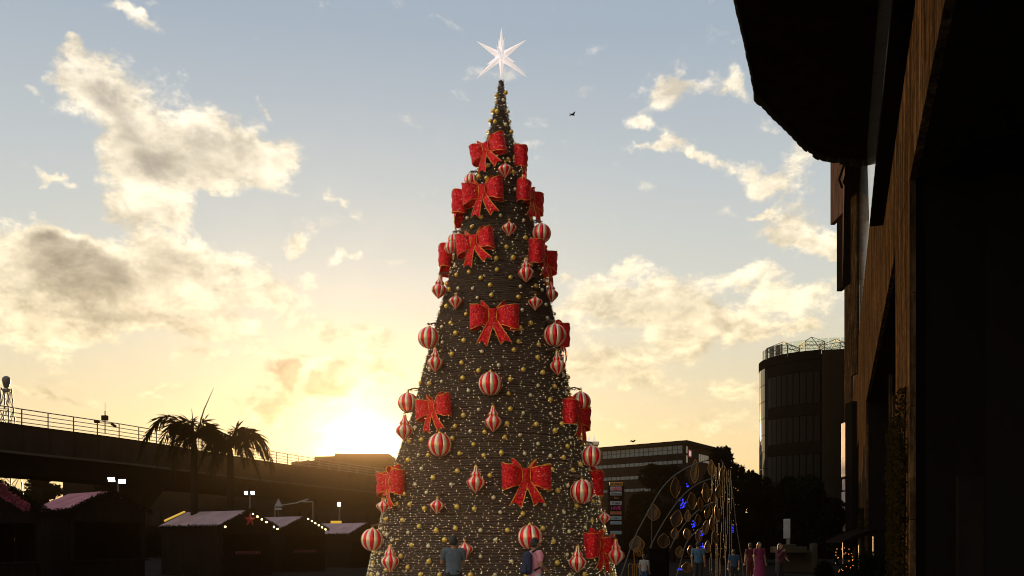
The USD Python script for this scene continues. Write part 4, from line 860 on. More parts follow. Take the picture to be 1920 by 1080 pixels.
    if hair == 'long':
        hm.append(smoothed(hullchain({'a': (np.array((0, .045, 1.60)), np.array((.092, .075, .11))), 'b': (np.array((0, .075, 1.36)), np.array((.115, .05, .08))), 'c': (np.array((0, .085, 1.18)), np.array((.09, .035, .05)))}, [('a', 'b'), ('b', 'c')]), .03, 4))
    part(t, 'hair', cat(hm), M['hair'], smooth=60)
    e = [ball((s * .032, -.100 + headtilt * .045, 1.615), .012, 1) for s in (-1, 1)]; part(t, 'eyes', cat(e), M['black']); part(t, 'mouth', cbox((0, -.101 + headtilt * .05, 1.542), (.045, .012, .010), .004), M['c_rose'])
    if bag:
        bp = part(t, 'backpack', smoothed(hullchain({'a': (np.array((0, .20, 1.34)), np.array((.14, .085, .10))), 'b': (np.array((0, .215, 1.02)), np.array((.155, .10, .10)))}, [('a', 'b')]), .03, 4), M['c_navy'], smooth=50)
        part(bp, 'pocket', smoothed(hullchain({'a': (np.array((0, .30, 1.12)), np.array((.11, .045, .05))), 'b': (np.array((0, .305, 1.00)), np.array((.12, .05, .05)))}, [('a', 'b')]), .03, 3), M['c_navy'], smooth=50)
        for s in (-1, 1): part(bp, 'strap', tube([(s * .12, .16, 1.42), (s * .135, .03, 1.485), (s * .14, -.10, 1.42), (s * .15, -.135, 1.28), (s * .165, -.05, 1.10), (s * .15, .12, 1.02)], .022, 6), M['c_black'])
    if phone:
        w = (np.array(wrists['l']) + np.array(wrists['r'])) / 2 + (0, -.12, .07); part(t, 'phone', cbox(w, (.075, .012, .15), .004), M['black'])
    return t
up = {'l': (-.24, -.12, 1.15), 'r': (.24, -.12, 1.15)}; ph = {'l': (-.07, -.33, 1.28), 'r': (.07, -.33, 1.28)}
dn = {'l': (-.245, .02, 1.12), 'r': (.245, .02, 1.12)}; dw = {'l': (-.25, -.05, .87), 'r': (.25, -.05, .87)}
person('person in a slate grey T-shirt and black trousers facing the tree', 850, 19.5, 1.71, PI + .12, M['c_slate'], M['c_black'], up, ph, headtilt=.2, phone=True)
person('person in a pink shirt with a navy backpack facing right before the tree', 1003, 19.3, 1.66, math.radians(122), M['c_pink'], M['c_pale'], {'l': (-.24, .0, 1.13), 'r': (.25, .03, 1.14)}, {'l': (-.12, -.24, 1.02), 'r': (.21, -.14, .98)}, bag=True, step=.06)
person('person in a light blue shirt standing before the leaf sculpture', 1309, 33, 1.58, PI - .4, M['c_cyan'], M['c_black'], dn, dw)
person('child in a blue and white top right of the sculpture strands', 1376, 33, 1.30, PI, M['c_blue'], M['c_black'], dn, dw)
person('long haired person in a rose top holding a phone near the gatehouse', 1463, 34, 1.52, .5, M['c_rose'], M['c_black'], {'l': (-.25, -.12, 1.15), 'r': (.24, -.1, 1.14)}, {'l': (-.12, -.25, 1.36), 'r': (.15, -.26, 1.05)}, hair='long', sleeves=1.0)
person('person in a bright magenta dress left of the gatehouse', 1424, 35, 1.56, .2, M['c_magenta'], M['c_black'], dn, dw, hair='long', skirt=M['c_magenta'])
person('person in dark red clothes beside the magenta dress', 1407, 36, 1.52, PI + .3, M['c_red'], M['c_red'], dn, dw)
person('child in a white top left of the dark kiosk', 1208, 30.5, 1.14, PI - .5, M['c_white'], M['c_blue'], dn, dw)

# ------------------------------------------------------------------ the Christmas tree
Y0 = 24.0
prof = np.array([(150, 2.2), (160, 3.2), (200, 8.6), (243, 17), (297, 33), (325, 39), (365, 50), (410, 62), (460, 73), (500, 82), (540, 90), (590, 104), (640, 116), (700, 131), (760, 144), (800, 156), (860, 175), (900, 188), (950, 198), (1000, 210), (1040, 220), (1080, 228), (1128, 238)], float)
pz, pr = EYE + (HY - prof[:, 0]) * Y0 / F, prof[:, 1] * Y0 / F
ZT = pz[0]
def tr(z): return np.interp(z, pz[::-1], pr[::-1])
def tcx(z):
    py = HY - (np.asarray(z) - EYE) * F / Y0
    return (np.interp(py, [158, 500, 860, 1128], [940, 932, 924, 922]) - HX) * Y0 / F
def surf(phi, z, off=0.0):
    r = tr(z) + off; return np.stack([tcx(z) + r * np.sin(phi), Y0 - r * np.cos(phi), np.asarray(z, float)], -1)
def place(px, py, off, phi=None):
    """centre, azimuth of the thing seen at a pixel, hung at "off" from the needles"""
    Y = Y0 - 1.0
    if phi is not None:
        for _ in range(30):
            z = EYE + (HY - py) / F * Y; r = tr(z) + off; X = (px - HX) / F * Y; r = (X - tcx(z)) / math.sin(phi); Y = Y0 - r * math.cos(phi)
        return np.array([X, Y, z]), phi
    for _ in range(60):
        z = EYE + (HY - py) / F * Y; X = (px - HX) / F * Y; r = tr(z) + off; s = (X - tcx(z)) / r
        if abs(s) >= .995: ph_ = math.copysign(PI / 2, s); Yn = Y0
        else: ph_ = math.asin(s); Yn = Y0 - r * math.cos(ph_)
        Y = .5 * Y + .5 * Yn
    return np.array([X, Y, z]), ph_
xt = thing('christmas_tree', 'giant cone shaped Christmas tree of dark garland rows covered in tiny lights', 'Christmas tree', (0, 0, 0))
zz = np.linspace(0, ZT, 60); n = 64; gph = np.arange(n) * 2 * PI / n
v = np.concatenate([surf(gph, np.full(n, z), -.05) for z in zz] + [[(float(tcx(ZT)), Y0, ZT)]]); f = []
for i in range(59):
    for j in range(n):
        q_ = (j + 1) % n; f += [[i * n + j, i * n + q_, (i + 1) * n + q_], [i * n + j, (i + 1) * n + q_, (i + 1) * n + j]]
for j in range(n): f.append([59 * n + j, 59 * n + (j + 1) % n, 60 * n])
part(xt, 'core', TM(v, f), M['tree_core'], smooth=True)
# garland rows: a cord every few centimetres, bristling with tinsel needles
rg = np.random.default_rng(99); rows = []; z = .05
while z < ZT - .02:
    rows.append(z); z += .058 if z < 9.3 else .075
rows = np.array(rows); tv, tf, nt = [], [], 0; nv = []
for k, z in enumerate(rows):
    r = tr(z); m_ = max(10, int(2 * PI * r / .22)); ph_ = np.arange(m_) * 2 * PI / m_ + rg.random(); jz = z + (meshkit.noise(np.stack([np.cos(ph_) * 3, np.sin(ph_) * 3, np.full(m_, k * 5.1)], 1)) - .5) * .05
    c0 = surf(ph_, jz, .0); rad = np.stack([np.sin(ph_), -np.cos(ph_), 0 * ph_], 1); w = .020 + .010 * rg.random((m_, 1))
    ring = np.stack([c0 + rad * w * 1.6, c0 + np.array([0, 0, 1]) * w, c0 - np.array([0, 0, 1]) * w], 1).reshape(-1, 3); i = np.arange(m_)[:, None]; j = (i + 1) % m_
    for a, b in ((0, 1), (2, 0)):
        tf += [nt + np.hstack([i * 3 + a, i * 3 + b, j * 3 + b]), nt + np.hstack([i * 3 + a, j * 3 + b, j * 3 + a])]
    tv.append(ring); nt += m_ * 3
    dens = 115 if z < 9.3 else 150; nn_ = int(2 * PI * r * dens); p = rg.random(nn_) * 2 * PI; p = p[(np.cos(p) > -.35) | (rg.random(nn_) < .25)]; nn_ = len(p)
    zzz = z + (meshkit.noise(np.stack([np.cos(p) * 3, np.sin(p) * 3, np.full(nn_, k * 5.1)], 1)) - .5) * .05 + rg.normal(size=nn_) * .008
    c0 = surf(p, zzz, .015); out_ = np.stack([np.sin(p), -np.cos(p), 0 * p], 1); tan_ = np.stack([np.cos(p), np.sin(p), 0 * p], 1)
    d = out_ * rg.uniform(.2, 1.0, (nn_, 1)) + tan_ * rg.normal(size=(nn_, 1)) * .75 + np.array([0, 0, 1]) * rg.normal(size=(nn_, 1)) * .55; d /= np.linalg.norm(d, axis=1, keepdims=True)
    Ln = np.where(rg.random((nn_, 1)) < .12, rg.uniform(.08, .14, (nn_, 1)), rg.uniform(.035, .085, (nn_, 1))); sd_ = np.cross(d, out_ + .01); sd_ /= np.linalg.norm(sd_, axis=1, keepdims=True); hw = .0062
    nv.append(np.stack([c0 + sd_ * hw, c0 - sd_ * hw, c0 + d * Ln], 1).reshape(-1, 3))
nv = np.concatenate(nv); nf = np.arange(len(nv)).reshape(-1, 3)
part(xt, 'garland_rows', TM(np.concatenate(tv), np.concatenate(tf)), M['tree_core'], kind='stuff')
part(xt, 'needles', TM(nv, nf), M['needle'], kind='stuff')
# tiny lights
oc = np.array([(1, 0, 0), (-1, 0, 0), (0, 1, 0), (0, -1, 0), (0, 0, 1), (0, 0, -1)], float); of = np.array([[0, 2, 4], [2, 1, 4], [1, 3, 4], [3, 0, 4], [2, 0, 5], [1, 2, 5], [3, 1, 5], [0, 3, 5]])
lp = []
for k in range(len(rows)):
    z = rows[k]; py = HY - (z - EYE) * F / Y0
    den = np.interp(py, [150, 330, 345, 440, 455, 520, 535, 620, 640, 900, 1000, 1130], [3.2, 2.6, 1.0, .7, 2.4, 2.6, .5, .5, 2.3, 2.9, 3.8, 4.2])
    m_ = int(2 * PI * tr(z) * den * (z - (rows[k - 1] if k else 0)) / .058 * 1.25 + rg.random()); p = (np.arange(m_) + rg.random() + rg.normal(size=m_) * .28) * 2 * PI / max(m_, 1)
    if m_: lp.append(surf(p, z + rg.normal(size=m_) * .014, .062))
lp = np.concatenate(lp); sz = rg.uniform(.005, .0105, len(lp)); lv = (lp[:, None] + oc[None] * sz[:, None, None]).reshape(-1, 3)
part(xt, 'tiny_lights', TM(lv, (np.arange(len(lp))[:, None, None] * 6 + of[None]).reshape(-1, 3)), M['led'], kind='stuff')
# the star
q = at(940, 106, Y0); st = thing('tree_star', 'large white many pointed star on the very top of the tree', 'star', tuple(q))
def spike(d, L_, w):
    d = np.array(d, float); d /= np.linalg.norm(d); a = np.cross(d, (.12, 1, .2)); a /= np.linalg.norm(a); b = np.cross(d, a)
    v = [d * L_, *[d * .10 + (a * math.cos(k * PI / 2) + b * math.sin(k * PI / 2)) * w for k in range(4)], (0, 0, 0)]; f = []
    for k in range(4): f += [[0, 1 + k, 1 + (k + 1) % 4], [5, 1 + (k + 1) % 4, 1 + k]]
    return trimfix(TM(v, f))
K = Y0 / F
for dx, dy, w in ((0, 59, .090), (49, 34, .092), (-48, 30, .092), (-47, -42, .090), (50, -39, .092), (0, -50, .070)):
    part(st, 'spike', spike((dx, rg.normal() * 3, dy), math.hypot(dx, dy) * K, w), M['star'])
part(st, 'spike', spike((-6, 26, 49), 54 * K, .07), M['star'])
for dx, dy, dd in ((31, 6, 34), (-32, 1, 34), (29, -8, 30), (-31, -10, 30), (7, 9, -55), (-9, -5, -52)):
    part(st, 'small_spike', spike((dx, dd, dy), math.sqrt(dx * dx + dy * dy + dd * dd) * K * .92, .07), M['star'])
part(st, 'hub', ball((0, 0, 0), .115, 1), M['star'])

# ------------------------------------------------------------------ striped ornaments
def ribbed(prof_, n=16, per=6, depth=.055):
    """red and cream gores of a ribbed body of revolution"""
    p = np.array(prof_, float); outm = [[], []]
    for k in range(n):
        g_ = np.linspace(k, k + 1, per + 1) * 2 * PI / n; u = np.linspace(0, 1, per + 1); rr = p[:, None, 0] * (1 - depth + depth * np.sin(PI * u)[None] ** .7)
        v = np.stack([rr * np.cos(g_), rr * np.sin(g_), np.broadcast_to(p[:, None, 1], rr.shape)], -1).reshape(-1, 3); f = []
        for i in range(len(p) - 1):
            for j in range(per):
                a, b, c, d = i * (per + 1) + j, i * (per + 1) + j + 1, (i + 1) * (per + 1) + j + 1, (i + 1) * (per + 1) + j; f += [[a, b, c], [a, c, d]]
        outm[k % 2].append(TM(v, f))
    return cat(outm[0]), cat(outm[1])
def crv(p, n=26):
    p = np.array(p, float); s = np.r_[0, np.cumsum(np.linalg.norm(np.diff(p, axis=0), axis=1))]; from scipy.interpolate import PchipInterpolator as PI_
    c = PI_(s, p)(np.linspace(0, s[-1], n)); c[:, 0] = np.maximum(c[:, 0], .004); return c
a = np.linspace(-PI / 2, PI / 2, 24)
SH = {'round': np.stack([np.cos(a), np.sin(a)], 1),                                            # half height 1
      'onion': crv([(.0, -1.0), (.10, -.90), (.30, -.66), (.62, -.36), (.90, -.02), (.92, .10), (.80, .28), (.52, .50), (.25, .66), (.10, .84), (0, 1.0)]),
      'lantern': crv([(0, -1.0), (.08, -.94), (.26, -.78), (.50, -.56), (.68, -.28), (.70, -.12), (.60, .04), (.44, .20), (.34, .27), (.40, .34), (.43, .40), (.36, .52), (.24, .66), (.17, .84), (.16, .96), (0, 1.0)], 34)}
proto_of = {}
def ornament(kind, label, px, py, hpx, off=.22, phi=None, group=None, turn=0.0):
    (c, ph_) = place(px, py, off, phi); s = hpx / F * c[1] / 2
    nm = {'round': 'round_ornament', 'onion': 'onion_ornament', 'lantern': 'lantern_ornament'}[kind]
    if kind not in proto_of:
        t = thing(nm, label, 'ornament', c, turn, 'striped ornaments on the tree', s); proto_of[kind] = t
        red, cream = ribbed(SH[kind], 16 if kind == 'round' else 14); part(t, 'red_stripes', red, M['red_gloss'], smooth=30); part(t, 'cream_stripes', cream, M['cream'], smooth=30)
        part(t, 'cap', lathe([(0, .94), (.15, .95), (.16, .99), (.15, 1.06), (.09, 1.08), (0, 1.09)], 12), M['gold'], smooth=40)
        a_ = np.linspace(0, 2 * PI, 14); part(t, 'hook', tube(np.stack([.07 * np.cos(a_), 0 * a_, 1.13 + .07 * np.sin(a_)], 1), .018, 5), M['gold'])
    else: copy_of(proto_of[kind], nm, label, 'ornament', c, turn, 'striped ornaments on the tree', s, rg.normal() * .055)
    top = c + (0, 0, s * 1.16); z = top[2] + .05; r = tr(z); d = np.array([math.sin(ph_), -math.cos(ph_), 0]); base = np.array([float(tcx(z)), Y0, z])
    e = math.hypot(top[0] - base[0], top[1] - base[1]); p0 = base + (top - base) * ((r - .05) / max(e, r)); p0[2] = z
    arm = tube([p0, p0 * .4 + top * .6 + (0, 0, .06), top + (0, 0, .02)], .018, 5)
    lc = leaf_cloud(60, [p0 + (top - p0) * u + (0, 0, .02) for u in np.linspace(.2, 1.0, 5)], [np.array([.045] * 3)] * 5, .06, rg, .3)
    part(xt, 'hanging_arm', cat([arm, lc]), M['tree_core'])
X = lambda s, ox, oy, x, y: (ox + x / s, oy + y / s)
ORN = [('round', 'round striped ornament half hidden behind the second bow from the top, at its upper left', 883, 338, 25, .25), ('round', 'larger round striped ornament at the right edge, above the small right hand bow', 1015.4, 437.6, 36, .3),
       ('round', 'upper of two small round ornaments at the left edge by the third bow', 851, 450, 23, .25), ('round', 'lower of two small round ornaments at the left edge by the third bow', 845.5, 464, 24, .3),
       ('round', 'round striped ornament standing out at the left edge at mid height of the tree', 804, 633.4, 41, .3), ('round', 'big round striped ornament at mid height near the right edge', 1040, 628.7, 43, .3),
       ('round', 'big round ornament on the tree front directly above the middle lantern ornament', 919.6, 719.4, 45, .25), ('round', 'round ornament at the left edge beside the orange lit bow', 765, 755, 38, .3),
       ('round', 'big round ornament just below the orange lit bow', 824.7, 834, 45, .25), ('round', 'round ornament at the right edge partly behind a folded bow', 1089, 753.7, 38, .3),
       ('round', 'round ornament at the right edge in front of the dark office windows', 1109.6, 855.5, 40, .3), ('round', 'big round ornament low on the right, in front of a red bow end', 1091, 921.8, 45, .3),
       ('round', 'big round ornament jutting out at the lower left edge', 697.7, 1012, 42, .35), ('round', 'big round ornament right behind the person with the navy backpack', 993.8, 1006.8, 47, .25),
       ('onion', 'topmost onion shaped ornament just under the highest bow', 947.4, 318.7, 31, .2), ('onion', 'onion shaped ornament right of the third bow', 954.8, 428, 31, .2), ('onion', 'onion shaped ornament left above the big central bow', 855, 565.6, 30, .2),
       ('onion', 'onion shaped ornament right above the big central bow', 1003.6, 567.6, 30, .2), ('onion', 'onion shaped ornament low on the left half of the tree front', 819.7, 948.6, 32, .2), ('onion', 'sunlit onion shaped ornament at the left edge under the orange bow', 718, 949.7, 28, .3),
       ('onion', 'small onion shaped ornament at the right edge beside the sign pylon', 1133, 971, 27, .3), ('onion', 'onion shaped ornament beside the shoulder of the person in grey', 872.3, 1030.7, 34, .2),
       ('lantern', 'lantern shaped ornament upper right, below the right hand bows', 986.3, 507.7, 44, .25), ('lantern', 'lantern shaped ornament hanging out at the left edge above mid height', 823.8, 539.7, 42, .3), ('lantern', 'lantern shaped ornament under the left mid height round ornament', 816, 676, 44, .28),
       ('lantern', 'lantern shaped ornament under the right mid height round ornament', 1045.4, 682, 44, .28), ('lantern', 'lantern shaped ornament in the middle of the tree front', 924.8, 786.6, 48, .25), ('lantern', 'sun glowing lantern shaped ornament at the left edge under a round one', 758, 803, 47, .3),
       ('lantern', 'lantern shaped ornament left of the big lower bow', 892.3, 900, 50, .25), ('lantern', 'lowest left lantern shaped ornament near the tree foot', 731.4, 1048, 49, .3), ('lantern', 'lantern shaped ornament in front of the lowest right bow', 1083, 1050, 49, .45),
       ('lantern', 'lantern shaped ornament right of the lowest right bow', 1155, 1036.7, 47, .4), ('lantern', 'lantern shaped ornament half hidden at the right edge below the small bows', 1033.5, 549, 38, .15)]
for i, (k, lab, px, py, h_, off) in enumerate(ORN): ornament(k, lab, px, py, h_, off, turn=i * 1.37)

# ------------------------------------------------------------------ red bows with gold wired edges
def strip(path_, z0, z1, th=.012):
    """a ribbon standing on edge along a path in plan, from z0(s) to z1(s)"""
    p = np.array(path_); n = len(p); t_ = np.gradient(p, axis=0); t_ /= np.linalg.norm(t_, axis=1, keepdims=True); nr = np.stack([-t_[:, 1], t_[:, 0]], 1) * th
    nz = 7; u = np.linspace(0, 1, nz); v = []
    for s in (0, 1):
        q_ = p + nr * s
        for i in range(n):
            for k in range(nz): v.append((q_[i, 0], q_[i, 1] + .03 * math.sin(k * 2.1 + i * .9), z0[i] + (z1[i] - z0[i]) * u[k]))
    f = []; N_ = n * nz
    for i in range(n - 1):
        for k in range(nz - 1):
            a, b, c, d = i * nz + k, (i + 1) * nz + k, (i + 1) * nz + k + 1, i * nz + k + 1; f += [[a, b, c], [a, c, d], [N_ + a, N_ + c, N_ + b], [N_ + a, N_ + d, N_ + c]]
    edges = [np.array([(p[i, 0], p[i, 1], z[i]) for i in range(n)]) for z in (z0, z1)]
    return TM(v, f), edges
def bow_parts(t, seed):
    rb = np.random.default_rng(seed); J = lambda a: 1 + a * rb.normal()
    for s in (-1, 1):
        jw, jh, jd, jt, jx = J(.05), J(.08), J(.10), J(.10), J(.16)
        g_ = np.linspace(0, 1, 9); pth = [(s * x * jw, y * jd) for x, y in [(.16, -.20), (.30, -.34), (.52, -.45), (.76, -.46), (.92, -.38), (1.0, -.20), (.98, .0), (.88, .14), (.66, .20), (.40, .16), (.16, .04)]]
        pth = smoothline(pth, 26); w = np.clip((np.abs(pth[:, 0]) - .16) / .75, 0, 1); wob = .03 * np.sin(np.arange(26) * rb.uniform(.5, .9) + rb.random() * 6) * w; z0 = -.30 - .26 * w ** .8 * jh + wob; z1 = .30 + .18 * w * jt + wob * 1.2
        m, ed = strip(pth, z0, z1); lp_ = part(t, 'loop', m, M['ribbon'], smooth=50)
        for e in ed: part(lp_, 'wired_edge', tube(e, .017, 5), M['gold_trim'])
        pth = smoothline([(s * x, y) for x, y in [(.12, -.16), (.30, -.22), (.44, -.14), (.50, .04), (.34, .10), (.12, .04)]], 16); w = np.clip((np.abs(pth[:, 0]) - .1) / .4, 0, 1)
        m, ed = strip(pth, .05 + .10 * w, .30 + .40 * w); lp_ = part(t, 'back_loop', m, M['ribbon'], smooth=50); part(lp_, 'wired_edge', tube(ed[1], .016, 5), M['gold_trim'])
        # tail with a notched end
        n = 9; u = np.linspace(0, 1, n); cx = s * (.08 + .46 * jx * u ** 1.1); cz = -.22 - .92 * jt * u; cy = -.26 - .12 * np.sin(u * 2.6); hw = .13 + .10 * u
        L_ = np.stack([cx - hw, cy, cz - s * .04 * u], 1); R_ = np.stack([cx + hw, cy - .03, cz + s * .06 * u], 1)
        m_ = (L_ + R_) / 2; m_[-1] += (0, 0, .20); v = np.concatenate([L_, m_, R_]); v = np.concatenate([v, v + (0, .014, 0)]); f = []
        for o in (0, n):
            for i in range(n - 1): f += [[o + i, o + i + 1, o + n + i + 1], [o + i, o + n + i + 1, o + n + i]]
        f += [[a + 3 * n, c + 3 * n, b + 3 * n] for a, b, c in list(f)]
        tl = part(t, 'tail', TM(v, f), M['ribbon'], smooth=50); part(tl, 'wired_edge', tube(np.concatenate([L_, m_[-1:], R_[::-1]]), .016, 5), M['gold_trim'])
    g_ = np.linspace(0, 2 * PI, 21)[:-1]; kn = [(.20 * math.copysign(abs(math.cos(x)) ** .6, math.cos(x)), -.14 + .19 * math.sin(x)) for x in g_]; kn.append(kn[0])
    m, ed = strip(kn, np.full(21, -.33), np.full(21, .30)); kt = part(t, 'knot', m, M['ribbon'], smooth=50)
    for s in (-1, 1): part(kt, 'wired_edge', tube([(s * .19, -.24, -.33), (s * .16, -.31, -.1), (s * .16, -.31, .1), (s * .19, -.24, .30)], .018, 5), M['gold_trim'])
bow0 = {}
def bow(label, px, py, wpx, roll=0.0, off=.16, phi=None, yaw=0.0):
    c, ph_ = place(px, py, off, phi); s = wpx / F * c[1] / 2; rz = ph_ + yaw
    k = len(used_bows) % 4; used_bows.append(label)
    if k not in bow0:
        bow0[k] = thing('red_bow', label, 'bow', c, rz, 'red bows on the tree', s, roll); bow_parts(bow0[k], 40 + k)
    else: copy_of(bow0[k], 'red_bow', label, 'bow', c, rz, 'red bows on the tree', s, roll)
used_bows = []
r_ = math.radians
BOWS = [('topmost red bow, tilted up to the right', 915, 281, 72, r_(-13)), ('small red bow end showing at the right edge level with the topmost bow', 972, 303, 74, 0, .16, r_(88)), ('second red bow from the top on the tree front', 908, 361, 80, r_(-4)),
          ('red bow seen side on at the left edge beside the second bow', 869, 390, 80, 0, .16, r_(-88)), ('red bow turned away on the right level with the second bow', 989, 370, 80, r_(4), .16, r_(62)), ('third red bow from the top, left of the onion ornament', 893, 455, 80, r_(-7)),
          ('red bow seen side on at the left edge below the third bow', 842, 488, 78, 0, .12, r_(-92)), ('red bow turned away at the right edge under the round ornament', 1012, 482, 86, r_(3), .16, r_(66)), ('big red bow in the centre of the tree at mid height', 924.6, 595, 91, 0),
          ('red bow hidden behind the mid height round ornament at the right edge', 1043, 634, 84, 0, .1, r_(98)), ('orange red bow on the left in the sun glare', 817, 764, 78, r_(-4)), ('folded red bow at the right edge under a round ornament', 1075, 778, 88, r_(5), .16, r_(66)),
          ('big red bow low on the tree front, right of centre', 983, 893, 94, 0), ('sun washed red bow at the lower left edge of the tree', 739, 904, 92, 0, .16, r_(-60)), ('red bow turned away at the lower right edge behind a round ornament', 1109, 908, 90, 0, .12, r_(84)),
          ('lowest red bow at the right foot of the tree', 1117, 1022, 88, r_(3), .22, r_(58))]
for b in BOWS: bow(*b)

# ------------------------------------------------------------------ small golden balls
SB = [(5.4, 840, 140, 1, [(490, 210), (585, 183), (490, 272), (560, 258), (498, 372), (458, 368), (607, 375), (428, 468), (478, 477), (583, 505), (625, 475), (402, 577), (412, 605), (640, 580), (675, 702), (715, 795), (677, 838), (607, 862), (403, 922), (320, 920), (660, 992), (315, 1030), (390, 1048), (755, 968), (757, 1022)]),
      (5.142, 820, 320, 1, [(750, 180), (425, 450), (610, 432), (335, 540), (832, 478), (287, 455), (220, 580), (665, 735), (849, 645), (175, 775), (160, 828), (168, 918), (568, 845), (730, 838), (575, 955), (307, 977), (127, 985), (185, 1005), (420, 1035), (705, 1030), (905, 905), (1030, 1055)]),
      (4.91, 780, 500, 1, [(285, 157), (305, 210), (388, 200), (522, 202), (683, 170), (962, 183), (1100, 178), (1160, 215), (1200, 157), (565, 287), (695, 264), (942, 280), (1195, 350), (1232, 300), (1230, 268), (282, 365), (240, 348), (787, 355), (978, 400), (462, 437), (215, 425), (1208, 472), (1273, 435), (320, 520), (1056, 518), (960, 567), (238, 555), (366, 612), (242, 697), (440, 680), (943, 690), (1128, 718), (329, 806), (607, 782), (902, 767), (1120, 836), (420, 885), (762, 907), (987, 948), (577, 958), (1167, 973), (125, 938), (1358, 1000), (1398, 1020), (430, 1025), (868, 1037), (236, 1058), (122, 1075)]),
      (3.84, 680, 640, 1, [(1262, 318), (1383, 325), (1480, 335), (1467, 373), (762, 357), (1050, 377), (1208, 388), (1350, 420), (835, 492), (1063, 487), (1156, 517), (1353, 520), (725, 533), (1250, 598), (1040, 593), (1435, 595), (665, 612), (775, 648), (878, 653), (1384, 644), (1131, 675), (1023, 690), (1492, 692), (645, 700), (798, 743), (1262, 738), (1474, 756), (697, 808), (873, 822), (999, 803), (1167, 808), (1351, 825), (1446, 837), (1565, 886), (1365, 923), (1511, 928), (682, 933), (916, 966), (508, 982), (423, 918), (403, 818), (472, 820), (328, 855), (334, 717), (424, 708), (377, 620), (378, 457), (370, 430), (417, 297)]),
      (3.5556, 660, 860, 1, [(463, 67), (422, 172), (540, 127), (661, 172), (497, 226), (349, 235), (943, 260), (385, 305), (484, 333), (699, 321), (815, 335), (988, 358), (1139, 367), (1284, 307), (1371, 213), (1438, 180), (1497, 313), (1414, 357), (1580, 70), (1606, 283), (1599, 413), (1555, 458), (1680, 474), (301, 302), (240, 300), (337, 409), (448, 452), (228, 405), (375, 492), (562, 480), (691, 464), (857, 478), (1036, 477), (1272, 464), (1447, 485), (195, 468), (212, 495), (231, 507), (302, 547), (265, 545), (397, 576), (509, 583), (618, 541), (955, 543), (1342, 553), (190, 625), (153, 622), (325, 650), (513, 685), (606, 685), (371, 725), (857, 653), (1064, 685), (1435, 640), (1368, 694), (230, 742), (141, 695), (137, 712), (173, 770), (130, 772), (457, 773), (583, 775), (790, 775), (953, 773), (1160, 778), (1452, 773), (1676, 688), (1710, 712), (1722, 690), (1743, 770), (1550, 775)])]
SHORT = ['the round ornament behind the second bow', 'the round ornament at the upper right edge', 'the upper small round ornament, left edge', 'the lower small round ornament, left edge', 'the round ornament at mid left edge', 'the round ornament at mid right edge', 'the big round ornament at front centre',
         'the round ornament beside the orange lit bow', 'the round ornament below the orange lit bow', 'the round ornament above the folded bow', 'the round ornament before the office windows', 'the big round ornament low on the right', 'the round ornament at the lower left edge', 'the round ornament behind the backpack person',
         'the topmost onion ornament', 'the onion ornament right of the third bow', 'the onion ornament left above the central bow', 'the onion ornament right above the central bow', 'the onion ornament low on the left', 'the sunlit onion at the left edge', 'the small onion by the sign pylon', 'the onion beside the person in grey',
         'the upper right lantern ornament', 'the upper left edge lantern ornament', 'the mid left lantern ornament', 'the mid right lantern ornament', 'the centre front lantern ornament', 'the sun glowing left edge lantern', 'the lantern left of the lower bow', 'the lowest left lantern ornament', 'the lantern before the lowest bow', 'the lantern right of the lowest bow', 'the half hidden right edge lantern']
SHORTB = ['the topmost red bow', 'the small bow end at top right', 'the second red bow from the top', 'the side on bow beside the second', 'the turned bow right of the second', 'the third red bow from the top', 'the side on bow under the third', 'the turned bow at the upper right edge', 'the big central bow', 'the hidden bow at mid right edge', 'the orange lit bow', 'the folded bow at the right edge', 'the big lower bow', 'the sun washed bow at lower left', 'the turned bow at lower right', 'the lowest right bow']
LM = [(o[2], o[3], n) for o, n in zip(ORN, SHORT)] + [(b_[1], b_[2], n) for b_, n in zip(BOWS, SHORTB)] + [(940, 120, 'the white star')]
DIRS = ['right of', 'below right of', 'below', 'below left of', 'left of', 'above left of', 'above', 'above right of']
allb = []
for s, ox, oy, _, pts_ in SB:
    for x, y in pts_:
        px, py = ox + x / s, oy + y / s; pale = rg.random() < .38
        dd = sorted((math.hypot(px - lx, py - ly), i) for i, (lx, ly, _) in enumerate(LM))[0]; lx, ly, nm = LM[dd[1]]
        allb.append([px, py, pale, rg.uniform(.92, 1.1), dd[0], nm, DIRS[int(round(math.atan2(py - ly, px - lx) / (PI / 4))) % 8]])
RANK = ['nearest', 'second', 'third', 'fourth', 'fifth', 'sixth', 'seventh', 'eighth', 'ninth', 'tenth', 'eleventh', 'twelfth']
gb = {}
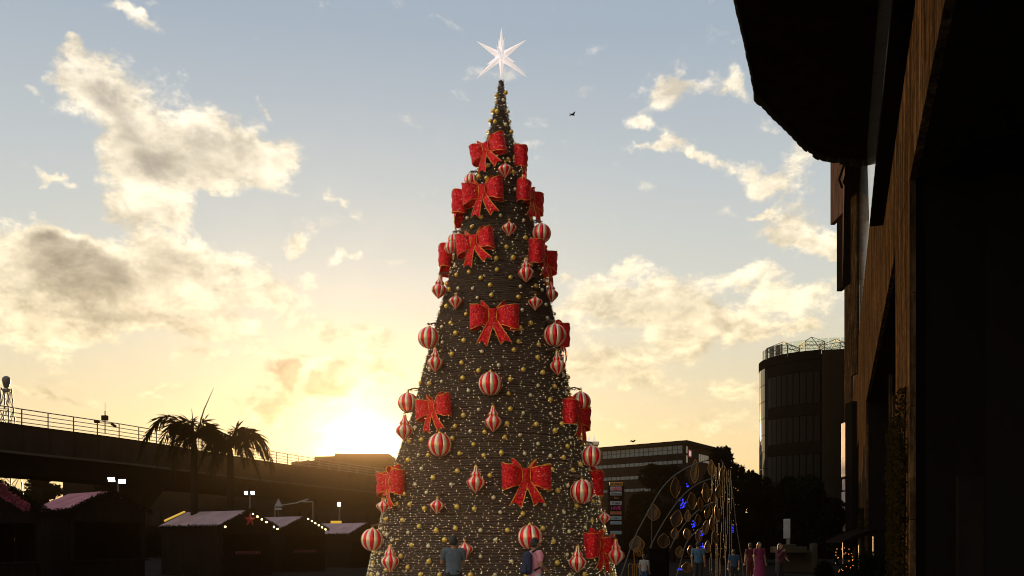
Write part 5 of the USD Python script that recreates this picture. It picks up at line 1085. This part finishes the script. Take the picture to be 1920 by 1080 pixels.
for b_ in allb:
    px, py, pale, k_, d_, nm, dr = b_
    same = sorted(o[4] for o in allb if o[2] == pale and o[5] == nm and o[6] == dr); rk = same.index(d_)
    col = 'pale champagne' if pale else 'shiny golden'; lab = f'small {col} ball {dr} {nm}' if len(same) == 1 else f'{RANK[rk]} {col} ball {dr} {nm}'
    c, ph_ = place(px, py, .06); r = (.047 if pale else .060) * k_; k = 'pale_ball' if pale else 'golden_ball'; grp = 'pale balls on the tree' if pale else 'golden balls on the tree'
    if k not in gb:
        gb[k] = thing(k, lab, 'ball ornament', c, 0, grp, r); part(gb[k], 'sphere', ball((0, 0, 0), 1, 3), M['pale_gold' if pale else 'gold'], smooth=True); part(gb[k], 'cap', lathe([(0, .9), (.17, .95), (.18, 1.08), (.12, 1.11), (0, 1.11)], 10), M['gold'])
    else: copy_of(gb[k], k, lab, 'ball ornament', c, 0, grp, r)

# ------------------------------------------------------------------ two birds in the sky
for px, py, Y, lab in ((1187, 828, 90, 'tiny dark bird flying just above the office roof'), (1074, 215, 80, 'tiny dark bird high in the sky right of the star')):
    t = thing('bird', lab, 'bird', at(px, py, Y), .6)
    part(t, 'body', ball((0, 0, 0), .1, 1, (2.2, .8, .7)), M['black'])
    for s in (-1, 1):
        part(t, 'wing', trimesh.convex.convex_hull(np.array([(.12, 0, .02), (-.1, 0, .02), (-.02, s * .25, .16), (.06, s * .25, .16), (-.08, s * .48, .06), (.12, 0, .0), (-.02, s * .25, .145)])), M['black'])
    part(t, 'tail', trimesh.convex.convex_hull(np.array([(-.18, 0, .02), (-.36, -.06, 0), (-.36, .06, 0), (-.36, 0, .015)])), M['black'])

# ------------------------------------------------------------------ thin scattering volume added to imitate the sun's lens glare
GLARE_HAZE = .000035
hz = usdkit.material(stage, '/World/Looks/glare_haze', {'v': ('principled_volume', {'color': (1.0, .80, .56), 'density': GLARE_HAZE, 'anisotropy': .9})}, [], volume='v.volume')
if GLARE_HAZE > 0: struct('glare_haze', box((0, 1400, 22), (6020, 3220, 46)), hz, 'stuff', 'thin warm scattering volume over the plaza, added to imitate lens glare', 'glare_haze')
